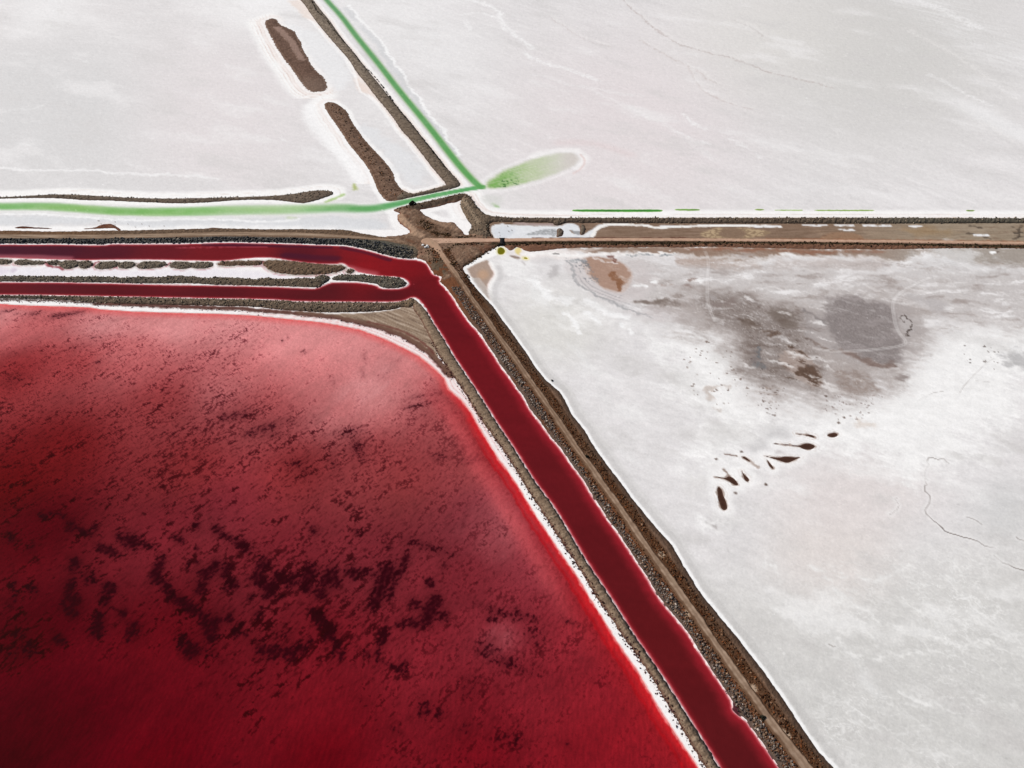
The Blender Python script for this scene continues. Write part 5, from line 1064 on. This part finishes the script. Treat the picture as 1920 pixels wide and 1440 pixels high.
for pts, lb in ((Q8([(1150,320),(1190,298),(1240,320),(1262,370),(1245,415),(1180,440),(1135,440),(1160,390)]), 'small brown earth plug beside the grey silt fan'), (Q8([(1495,330),(1510,250),(1560,250),(1590,300),(1580,370),(1545,410),(1500,405)]), 'dark earth plug dividing the salt strip from the mud strip')):
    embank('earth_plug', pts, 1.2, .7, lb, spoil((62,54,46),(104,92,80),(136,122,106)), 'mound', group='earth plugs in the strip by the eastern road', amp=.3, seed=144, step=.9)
eroad_c = [(800,455),(850,454.5),(900,453.5),(960,452.8),(1000,452.3),(1100,452),(1250,452.2),(1400,453),(1500,453.9),(1600,455),(1750,456.5),(1920,459),(2300,463),(2700,467)]
def eemb_c(x, y, u, v, d, hn, fine):
    t = tones(x, (70, 50, 38), (108, 82, 64), (146, 116, 94), hn * .5 + fine * .6)
    cl = np.interp(u, [p[0] for p in eroad_c], [p[1] for p in eroad_c])
    s_ = v - cl
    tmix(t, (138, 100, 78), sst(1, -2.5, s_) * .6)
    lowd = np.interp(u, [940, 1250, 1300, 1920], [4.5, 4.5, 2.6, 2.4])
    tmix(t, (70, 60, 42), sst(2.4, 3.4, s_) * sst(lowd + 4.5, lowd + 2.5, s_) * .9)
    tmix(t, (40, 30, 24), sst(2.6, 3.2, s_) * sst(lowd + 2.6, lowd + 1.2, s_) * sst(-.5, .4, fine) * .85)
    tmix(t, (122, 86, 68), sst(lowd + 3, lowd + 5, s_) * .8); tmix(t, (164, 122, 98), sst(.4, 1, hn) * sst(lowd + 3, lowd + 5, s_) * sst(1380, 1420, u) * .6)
    return t
def eroad_flat(x, y, u, v): return 1 - sst(1.9, 3.2, dist(x, y, GP(eroad_c), False, 10))
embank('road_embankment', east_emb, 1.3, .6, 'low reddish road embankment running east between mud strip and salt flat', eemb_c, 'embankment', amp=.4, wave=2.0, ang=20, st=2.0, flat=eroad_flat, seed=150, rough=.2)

# diagonal road embankment
rd = GP(road_diag)
def demb_c(x, y, u, v, d, hn, fine):
    t = tones(x, (66, 44, 30), (98, 72, 54), (136, 108, 88), hn * .55 + fine * .7)
    dr = dist(x, y, rd, False, 40)
    cl = np.interp(v, [p[1] for p in road_diag], [p[0] for p in road_diag]); side = u - cl   # <0 canal side
    sc = np.interp(v, [480, 1440], [.42, .72]).astype(f32)        # px per half metre across
    rust = fbm(x, y, 7, 4, ang=-62, st=3, seed=160)
    # scrubby shoulder between road and flat
    tmix(t, (84, 54, 34), (side > 0) * sst(8.0, 5.5, dr + hn * .6) * sst(-.6, .5, rust + fine * .5) * .85)
    tmix(t, (138, 82, 46), (side > 0) * sst(9, 6, dr) * sst(.55, 1.1, fine + rust * .4) * .6)
    tmix(t, (150, 122, 104), (side > 0) * sst(6.2, 8, dr) * .55)
    strp = fbm(x, y, 1.3, 3, ang=-64, st=10, seed=161); tmix(t, (176, 148, 130), (side > 0) * sst(7, 9, dr) * sst(.4, 1.1, strp) * .6)
    tmix(t, (88, 68, 55), (side > 0) * sst(4.2, 1.8, d + hn * .3) * .85); tmix(t, (70, 55, 47), (side > 0) * sst(1.6, .5, d) * .8)
    # canal side: rust coloured soil, then the bed of the stone facing
    tmix(t, (112, 70, 46), (side <= 0) * sst(2.2, 2.8, dr) * .85); tmix(t, (78, 50, 34), (side <= 0) * sst(2.2, 2.8, dr) * sst(.0, .9, fine) * .6)
    dcr = dist(x, y, GP(can_right), False, 20)
    bed = (side <= 0) * sst(560, 640, v) * sst(.2, 1.0, dr - 4.2)
    tmix(t, (92, 78, 70), bed * .9); tmix(t, (96, 56, 36), bed * sst(.2, .9, rust) * .6); tmix(t, (134, 70, 44), (side <= 0) * sst(560, 500, v) * sst(.2, .9, rust) * .7)
    tmix(t, (84, 60, 60), (side <= 0) * sst(1.0, .3, dcr) * .7)
    mg = np.hypot((x - G(1378, 1331)[0]) / 1.3, (y - G(1378, 1331)[1]) / 2.2) + fine * .2
    tmix(t, (72, 34, 40), sst(1.5, .8, mg)); 
    # trampled lay-bys
    for q_, r_ in (((1240,1042),1.7),((1330,1115),0),((1395,1286),2.0),((1412,1293),1.6),((1472,1384),2.2),((1290,1152),1.6),((1465,1376),1.6)):
        gx, gy = G(*q_); 
        if r_: tmix(t, (186, 164, 142), sst(r_ + .6, r_ - .6, np.hypot(x - gx, y - gy) + fine * .5) * .85)
    return t
def droad_flat(x, y, u, v): return 1 - sst(2.0, 3.0, dist(x, y, rd, False, 10))
embank('road_embankment', diag_emb, 1.6, .30, 'wide diagonal road embankment with rusty scrub between red canal and white flat', demb_c, 'embankment', amp=.22, wave=2.2, ang=-60, st=2, flat=droad_flat, seed=164, rough=.16, edge=.25, smo=0, step=1.05)

# ------------------------------------------------------------------ roads
def road(line, hw, label, z0, col_fn, widen=None, seed=170):
    pts = np.array(line, float); L = GP(chaikin(line, 1, False))
    lo = pts.min(0) - 14; hi = pts.max(0) + 14
    box = [(lo[0], lo[1]), (hi[0], hi[1])]
    u, v, x, y = subgrid(box, 1.0, 0)
    dr = dist(x, y, L, False, 14)
    n1 = fbm(x, y, 3, 3, seed=seed); n2 = fbm(x, y, 1.0, 2, seed=seed + 1)
    w = hw if widen is None else hw + widen(x, y, u, v)
    d = w - dr + n1 * .3
    z = (z0 + np.where(d > 0, .10, .10 + d * .9) + n2 * .015 + np.where(np.abs(dr - .85) < .35, -.02, 0)).astype(f32)
    t = col_fn(x, y, u, v, dr, d, n1, n2)
    o = obj('dirt_road', grid_mesh('dirt_road', x, y, z, quadany(d > -.35), M_road, t)); tag(o, label, 'road', 'structure')
def rcol(main, rut, mid, edge_):
    def f(x, y, u, v, dr, d, n1, n2):
        t = tones(x, tuple(k * .86 for k in main), main, tuple(min(255, k * 1.1) for k in main), n1 * .35 + n2 * .3)
        fade_ = np.clip(.35 + n1 * .6, .1, 1); tmix(t, rut, (1 - sst(.2, .6, np.abs(dr - .95 + n1 * .12))) * .7 * fade_); tmix(t, mid, sst(.55, .2, dr + n1 * .3) * .6 * fade_)
        tmix(t, edge_, sst(.5, -.1, d) * .7); return t
    return f
def wcol(x, y, u, v, dr, d, n1, n2):
    st_ = fbm(x, y, 1.5, 3, ang=0, st=14, seed=172)
    t = tones(x, (112, 90, 74), (148, 126, 106), (184, 162, 142), st_ * .9 + n2 * .2)
    tmix(t, (118, 92, 72), sst(1.0, .1, d) * .7); return t
road(wroad_c, 2.5, 'pale dirt road along the top of the western embankment', 1.1, wcol, widen=lambda x, y, u, v: np.interp(u, [560, 640, 700, 800], [0, -.6, -1.4, -1.2]).astype(f32), seed=171)
road(eroad_c, 1.6, 'straight sandy pink dirt road running east from the crossing', 1.42, rcol((190, 156, 134), (208, 176, 154), (174, 140, 118), (146, 110, 90)), widen=lambda x, y, u, v: np.interp(u, [800, 850, 900, 960, 1100], [2.2, 1.6, .8, .2, 0]).astype(f32), seed=174)
def dcol(x, y, u, v, dr, d, n1, n2):
    base_ = rcol((134, 109, 90), (182, 157, 136), (98, 74, 57), (82, 58, 42))(x, y, u, v, dr, d, n1, n2)
    tmix(base_, (184, 150, 126), sst(540, 470, v) * .8); tmix(base_, (172, 149, 130), sst(780, 1000, v) * sst(.1, .7, d) * np.clip(.5 + n1 * .5, 0, 1) * .6); tmix(base_, (150, 130, 108), sst(.3, 1.1, fbm(x, y, 1.2, 3, ang=-62, st=6, seed=178)) * .6)
    return base_
road(road_diag, 1.4, 'narrow dirt road running diagonally along the wide embankment', 1.76, dcol, widen=lambda x, y, u, v: (np.interp(v, [455, 475, 520, 760, 1380, 1440], [2.0, .4, .0, .1, .1, .8]) + .5 * fbm(x, y, 6, 3, ang=-62, st=2, seed=226)).astype(f32), seed=177)

# ------------------------------------------------------------------ loose stone, scrub and single objects
def to_px(x, y):
    k = np.asarray(y, float) / H; b = (k * SP - CP) / (SP + k * CP); t = H / (SP - b * CP)
    return 960 + F * np.asarray(x) / t, 720 - F * b
def ground_z(x, y):
    u, v = to_px(x, y); z = np.zeros(len(x))
    for a, b, hz in HEIGHTS:
        i = np.clip(np.searchsorted(a, u), 0, len(a) - 1); j = np.clip(np.searchsorted(b, v), 0, len(b) - 1)
        ok = (u >= a[0]) & (u <= a[-1]) & (v >= b[0]) & (v <= b[-1])
        z = np.where(ok, np.maximum(z, hz[j, i]), z)
    return z
ph = (1 + 5 ** .5) / 2
ICO_V = np.array([(-1,ph,0),(1,ph,0),(-1,-ph,0),(1,-ph,0),(0,-1,ph),(0,1,ph),(0,-1,-ph),(0,1,-ph),(ph,0,-1),(ph,0,1),(-ph,0,-1),(-ph,0,1)]) / math.hypot(1, ph)
ICO_F = np.array([(0,11,5),(0,5,1),(0,1,7),(0,7,10),(0,10,11),(1,5,9),(5,11,4),(11,10,2),(10,7,6),(7,1,8),(3,9,4),(3,4,2),(3,2,6),(3,6,8),(3,8,9),(4,9,5),(2,4,11),(6,2,10),(8,6,7),(9,8,1)])
def scatter(name, x, y, smin, smax, cols, mat, label, cat, flat=.75, sink=.25, jag=.28, power=2.0):
    n = len(x); z = ground_z(x, y)
    size = smin + (smax - smin) * RNG.random(n) ** power
    th = RNG.random(n) * 2 * np.pi; sc = size[:, None] * RNG.uniform(.7, 1.25, (n, 3)) * .5; sc[:, 2] *= flat
    Vb = ICO_V[None] * (1 + RNG.normal(0, jag, (n, 12, 1))) * sc[:, None, :]
    ct, st_ = np.cos(th)[:, None], np.sin(th)[:, None]
    Vx = Vb[..., 0] * ct - Vb[..., 1] * st_ + np.asarray(x)[:, None]; Vy = Vb[..., 0] * st_ + Vb[..., 1] * ct + np.asarray(y)[:, None]
    Vz = Vb[..., 2] + (z + sc[:, 2] * (1 - 2 * sink))[:, None]
    Vv = np.stack([Vx, Vy, Vz], -1).reshape(-1, 3)
    Ff = (ICO_F[None] + (np.arange(n) * 12)[:, None, None]).reshape(-1, 3)
    cc = np.array(cols, float)[RNG.integers(0, len(cols), n)] * RNG.uniform(.8, 1.2, (n, 1))
    tint = alb(np.repeat(cc, 12, 0))
    o = obj(name, raw_mesh(name, Vv, Ff, mat, tint, False)); return tag(o, label, cat, 'stuff')
def pts_in(px_poly, n, test=None):
    P = GP(px_poly); lo, hi = P.min(0), P.max(0); xs, ys = [], []
    got = 0; guard = 0
    while got < n and guard < 60:
        guard += 1
        qx = (lo[0] + RNG.random(60000) * (hi[0] - lo[0])).astype(f32); qy = (lo[1] + RNG.random(60000) * (hi[1] - lo[1])).astype(f32)
        k = dist(qx, qy, P, True, 400) > 0
        if test is not None: k &= test(qx, qy)
        xs.append(qx[k]); ys.append(qy[k]); got += k.sum()
    return np.concatenate(xs)[:n], np.concatenate(ys)[:n]
def pts_line(px_line, n, spread, off=0.0):
    L = chaikin(GP(px_line), 1, False); seg = np.hypot(*np.diff(L, axis=0).T); cum = np.concatenate([[0], np.cumsum(seg)])
    s_ = np.sort(RNG.random(n) * cum[-1]); i = np.clip(np.searchsorted(cum, s_) - 1, 0, len(seg) - 1); t = (s_ - cum[i]) / seg[i]
    p = L[i] + (L[i + 1] - L[i]) * t[:, None]; dd = (L[i + 1] - L[i]) / seg[i][:, None]
    k = off + RNG.normal(0, spread, n)
    return p[:, 0] - dd[:, 1] * k, p[:, 1] + dd[:, 0] * k
STONE = [(116,105,98),(94,84,78),(134,122,113),(72,63,60),(58,50,49),(158,146,136),(84,62,48),(130,106,86),(112,82,64),(96,62,44)]
cr_g = GP(can_right)
def side_left(x, y):
    u, v = to_px(x, y); return u < np.interp(v, [p[1] for p in road_diag], [p[0] for p in road_diag])
def in_frame(x, y, m=60):
    u, v = to_px(x, y); return (u > -m) & (u < 1920 + m) & (v > -m) & (v < 1440 + m)
def rt(x, y):
    dr = dist(x, y, rd, False, 60); dc_ = dist(x, y, cr_g, False, 60); u, v = to_px(x, y)
    return side_left(x, y) & (dr > np.interp(v, [560, 700, 950, 1220, 1440], [2.6, 3.0, 3.6, 3.1, 2.9])) & (dc_ > np.interp(v, [560, 800, 1000, 1440], [3.2, 2.2, 1.5, 1.3])) & in_frame(x, y) & (v > 540)
x, y = pts_in(diag_emb, 5200, rt)
scatter('rock_facing', x, y, .35, 1.15, STONE, M_rock, 'band of loose grey facing stones between the red canal and the diagonal road', 'rocks', sink=.2)
def wt(x, y):
    u, v = to_px(x, y); dn = dist(x, y, GP(north_top), False, 30)
    return (dn > .9) & (dn < np.interp(u, [0, 240, 500, 640, 700, 770], [6.2, 6.2, 5.6, 7, 11, 13])) & in_frame(x, y) & (u < 775)
x, y = pts_in(west_emb, 2600, wt)
scatter('rock_facing', x, y, .5, 1.6, [(44,46,50),(70,70,72),(96,94,90),(128,122,112),(34,34,38),(58,60,64)], M_rock, 'dark boulder facing along the north bank of the upper red canal', 'rocks', sink=.2)
bx, by = [], []
for P, n in ((isl_berm, 1300), (isl_tail, 420), (isl_cap, 90), (south_berm, 1500), (east_berm, 1500), (thin_berm, 700), (long_lev, 500)):
    x, y = pts_in(P, n, in_frame); bx.append(x); by.append(y)
for P in mounds: x, y = pts_in(P, 70, None); bx.append(x); by.append(y)
scatter('earth_clods', np.concatenate(bx), np.concatenate(by), .35, 1.2, [(120,106,90),(146,130,110),(88,76,66),(66,58,50),(104,90,76),(160,146,126)], M_rock, 'earth clods and stones strewn over the spoil banks and berms', 'clods', sink=.35)
RUST = [(84,48,28),(62,36,22),(104,62,36),(48,30,20),(104,76,54),(74,50,34),(120,92,72)]
def st(x, y):
    u, v = to_px(x, y); dr = dist(x, y, rd, False, 40); sl = side_left(x, y)
    return in_frame(x, y) & (v > 470) & np.where(sl, (dr > 2.1) & (dr < 3.3) & (v > 600), (dr > 2.3) & (dr < 6.6))
x, y = pts_in(diag_emb, 6500, st); n40 = fbm(x.astype(f32), y.astype(f32), 9, 3, ang=-62, st=2.5, seed=220); k = n40 > -.55; x, y = x[k], y[k]
scatter('dry_scrub', x, y, .22, .95, RUST, M_scrub, 'rusty low scrub on the shoulders of the diagonal road', 'scrub', flat=.6, sink=.3, jag=.4, power=2.5)
fx, fy = pts_line(lev_left, 1900, .75, .1)
k = in_frame(fx, fy); fx, fy = fx[k], fy[k]
gx, gy = pts_line([(-60,562.5),(60,563),(120,566),(180,570),(300,575.5),(420,580),(520,586)], 420, 1.0, -.6)
hx, hy = pts_line([(560,590.5),(650,600),(740,626),(806,664),(830,690),(848,714)], 130, .6, -.8)
scatter('salt_scrub', np.concatenate([fx, gx, hx]), np.concatenate([fy, gy, hy]), .2, .85, [(74,40,40),(60,34,34),(92,58,48),(50,32,30),(84,50,56)], M_scrub, 'dark reddish salt scrub fringing the white shore of the red pond', 'scrub', flat=.55, sink=.3, jag=.4)
x, y = pts_line(D4([(575,-60),(585,10),(605,50),(625,95),(700,150),(722,195),(800,290),(880,370),(950,470),(1060,570),(1150,690),(1250,840),(1330,930),(1420,1040),(1520,1170),(1600,1280)]), 420, .3, -1.3)
scatter('levee_scrub', x, y, .6, 1.7, [(44,40,36),(34,32,30),(58,52,46)], M_scrub, 'dotted line of dark bushes along the crest of the northern levee', 'scrub', flat=.7, sink=.2, jag=.35)
x, y = pts_line([(955,460.5),(1000,459.5),(1100,459),(1250,459),(1280,458.5),(1400,458.2),(1500,459),(1600,460),(1750,461.5),(1960,464)], 1700, 1.1)
scatter('roadside_scrub', x, y, .35, 1.3, [(62,52,32),(48,38,28),(80,64,44),(40,30,24)], M_scrub, 'dark low scrub line along the south side of the eastern road', 'scrub', flat=.7, sink=.25, jag=.35)
jx, jy = [], []
for L, n, sp in ((J8([(560,540),(640,600),(700,660)]), 160, 2.0), (J8([(720,700),(820,740),(900,735),(1000,760)]), 170, 1.3), (J8([(940,1010),(980,950),(1060,900),(1250,880),(1500,880)]), 170, .9), (J8([(700,960),(760,1050),(820,1150)]), 150, 3), (J8([(1180,1200),(1330,1110),(1450,1040),(1640,930),(1720,880)]), 160, .7), (J8([(1000,1180),(1080,1190)]), 60, 2), (J8([(1210,1300),(1290,1420)]), 60, .8), (J8([(200,360),(420,320),(700,240),(1000,170),(1180,130)]), 160, 1.6), (J8([(1260,140),(1400,330),(1500,420)]), 70, .7), (J8([(1560,560),(1560,680),(1620,760)]), 60, .9), (J8([(1100,790),(1250,770),(1380,760)]), 80, 1)):
    x, y = pts_line(L, n, sp); jx.append(x); jy.append(y)
scatter('junction_scrub', np.concatenate(jx), np.concatenate(jy), .3, 1.2, [(70,54,30),(52,40,24),(96,70,44),(62,44,32),(44,36,26)], M_scrub, 'olive brown scrub patches on the trampled ground of the junction', 'scrub', flat=.65, sink=.25, jag=.35)
x, y = pts_in(isl_low, 420, lambda a, b: dist(a, b, GP(isl_low), True, 30) > 3.2)
scatter('island_scrub', x, y, .4, 1.6, [(76,58,46),(60,48,40),(98,74,56),(130,92,64)], M_scrub, 'brown scrub along the crest of the lower earth island', 'scrub', flat=.5, sink=.3, jag=.35)

# four white boulders beside the crossing
def boulder(px_, r, label):
    import bmesh
    bm = bmesh.new(); bmesh.ops.create_icosphere(bm, subdivisions=2, radius=1)
    ax = RNG.uniform(.75, 1.2, 3); cut = RNG.normal(0, 1, (5, 3))
    for vt in bm.verts:
        p = np.array(vt.co)
        for q in cut:
            q = q / np.linalg.norm(q); e = p @ q - .72
            if e > 0: p = p - q * e
        p = p * ax * r * (1 + RNG.normal(0, .02)); p[2] *= .8
        vt.co = p
    me = bpy.data.meshes.new('white_boulder'); bm.to_mesh(me); bm.free(); me.materials.append(M_boulder)
    gx, gy = G(*px_); o = obj('white_boulder', me); o.location = (gx, gy, float(ground_z(np.array([gx]), np.array([gy]))[0]) + r * .35)
    o.rotation_euler = (0, 0, RNG.random() * 6); tag(o, label, 'boulder', group='white boulders dumped beside the crossing')
M_boulder = plain_mat('pale_boulder', (236, 232, 228), .8, .12, .9)
boulder((793.2, 463.2), 1.05, 'upper left white boulder of the four beside the crossing')
boulder((798.0, 467.2), 1.0, 'lowest white boulder of the four, nearest the red canal')
boulder((802.0, 464.8), 1.15, 'largest white boulder, upper right of the four')
boulder((803.6, 467.4), .7, 'smallest white boulder, tucked at the right end of the four')

# single dark shrubs
M_leaf = plain_mat('dark_leaf', (46, 45, 34), .8, .35, 2.0); M_bark = plain_mat('bark', (70, 56, 44), .9, .2, 3.0)
def shrub(px_, r, hgt, label):
    gx, gy = G(*px_); gx, gy = float(gx), float(gy); z = float(ground_z(np.array([gx]), np.array([gy]))[0])
    root = bpy.data.objects.new('shrub', None); COL.objects.link(root); root.location = (gx, gy, z - .05)
    tag(root, label, 'shrub', group='single dark shrubs on the embankments')
    Vv, Ff = [], []
    for k in range(5):
        a = k * 1.26 + RNG.random(); e = np.array([math.cos(a) * r * .55, math.sin(a) * r * .55, hgt * .7]); w = .05 * r
        b0 = len(Vv)
        for (cx, cy, cz, ww) in ((0, 0, 0, w), (*e, w * .4)):
            for q in range(4): Vv.append((cx + ww * math.cos(q * 1.571), cy + ww * math.sin(q * 1.571), cz))
        for q in range(4): Ff.append((b0 + q, b0 + (q + 1) % 4, b0 + 4 + (q + 1) % 4, b0 + 4 + q))
    obj('trunk', raw_mesh('trunk', Vv, Ff, M_bark), root)
    n = 420; th = RNG.random(n) * 6.283; ph_ = RNG.random(n) ** .6; rad = r * (.45 + .6 * RNG.random(n)) * (1 + .3 * np.sin(th * 3 + r))
    px3 = np.stack([np.cos(th) * rad * np.sqrt(1 - (ph_ * .9) ** 2), np.sin(th) * rad * np.sqrt(1 - (ph_ * .9) ** 2), hgt * (.25 + .8 * ph_)], 1)
    d1 = RNG.normal(0, 1, (n, 3)); d1 /= np.linalg.norm(d1, axis=1)[:, None]; d2 = np.cross(d1, RNG.normal(0, 1, (n, 3))); d2 /= np.linalg.norm(d2, axis=1)[:, None]
    s_ = (.09 + .10 * RNG.random((n, 1))) * r * 1.6
    Q = np.stack([px3 - d1 * s_, px3 - d2 * s_ * .5, px3 + d1 * s_, px3 + d2 * s_ * .5], 1).reshape(-1, 3)
    o = obj('crown', raw_mesh('crown', Q, np.arange(n * 4).reshape(-1, 4), M_leaf, None, False), root)
shrub((1428.5, 1348.5), 1.0, 1.3, 'black round shrub on the rusty shoulder left of the diagonal road, bottom right')
shrub((1099.5, 860), .85, 1.1, 'small dark shrub right of the middle of the diagonal road')
shrub((774, 386.5), 2.6, 1.8, 'wide dark bush on the bank of the green channel at the junction')
shrub((1035, 714), .6, .7, 'tiny dark shrub where the diagonal embankment bulges towards the flat')

# timber culvert through the eastern road
M_tar = plain_mat('tarred_timber', (22, 21, 22), .8, .3, 1.5); M_tar2 = plain_mat('dark_headwall', (36, 33, 32), .9, .3, 1.2)
def boxes(name, items, mat, parent):
    Vv, Ff = [], []
    for (x0, y0, z0, x1, y1, z1) in items:
        b = len(Vv); Vv += [(x0,y0,z0),(x1,y0,z0),(x1,y1,z0),(x0,y1,z0),(x0,y0,z1),(x1,y0,z1),(x1,y1,z1),(x0,y1,z1)]
        Ff += [(b+3,b+2,b+1,b),(b+4,b+5,b+6,b+7),(b,b+1,b+5,b+4),(b+1,b+2,b+6,b+5),(b+2,b+3,b+7,b+6),(b+3,b,b+4,b+7)]
    return obj(name, raw_mesh(name, Vv, Ff, mat, None, False), parent)
cx, cy = (float(k) for k in G(941.5, 455.2))
cv = bpy.data.objects.new('culvert', None); COL.objects.link(cv); cv.location = (cx, cy, 0)
tag(cv, 'black timber culvert crossing under the eastern dirt road above the olive pool', 'culvert')
for k in range(16):
    w_ = RNG.uniform(-.12, .12)
    boxes('plank', [(-1.55 + w_, -3.1 + k * .40, 1.60 + RNG.uniform(0, .03), 1.55 + w_, -3.1 + k * .40 + .36, 1.70)], M_tar, cv)
boxes('beam', [(-1.5, -3.3, 1.25, -1.2, 3.5, 1.598)], M_tar2, cv); boxes('beam', [(1.2, -3.3, 1.25, 1.5, 3.5, 1.598)], M_tar2, cv)
for s_ in (-1, 1):
    yb = -3.55 if s_ < 0 else 3.45
    boxes('headwall', [(-2.3, yb - .15, -.4, -1.0, yb + .15, 1.85), (1.0, yb - .15, -.4, 2.3, yb + .15, 1.85), (-1.0, yb - .13, 1.35, 1.0, yb + .13, 1.83)], M_tar2, cv)
    w = boxes('wing_wall', [(-1.7, -.12, -.4, 0, .12, 1.1)], M_tar2, cv); w.location = (-2.2, yb, 0); w.rotation_euler = (0, 0, .6 * -s_)
    w = boxes('wing_wall', [(0, -.12, -.4, 1.7, .12, 1.1)], M_tar2, cv); w.location = (2.2, yb, 0); w.rotation_euler = (0, 0, .6 * s_)
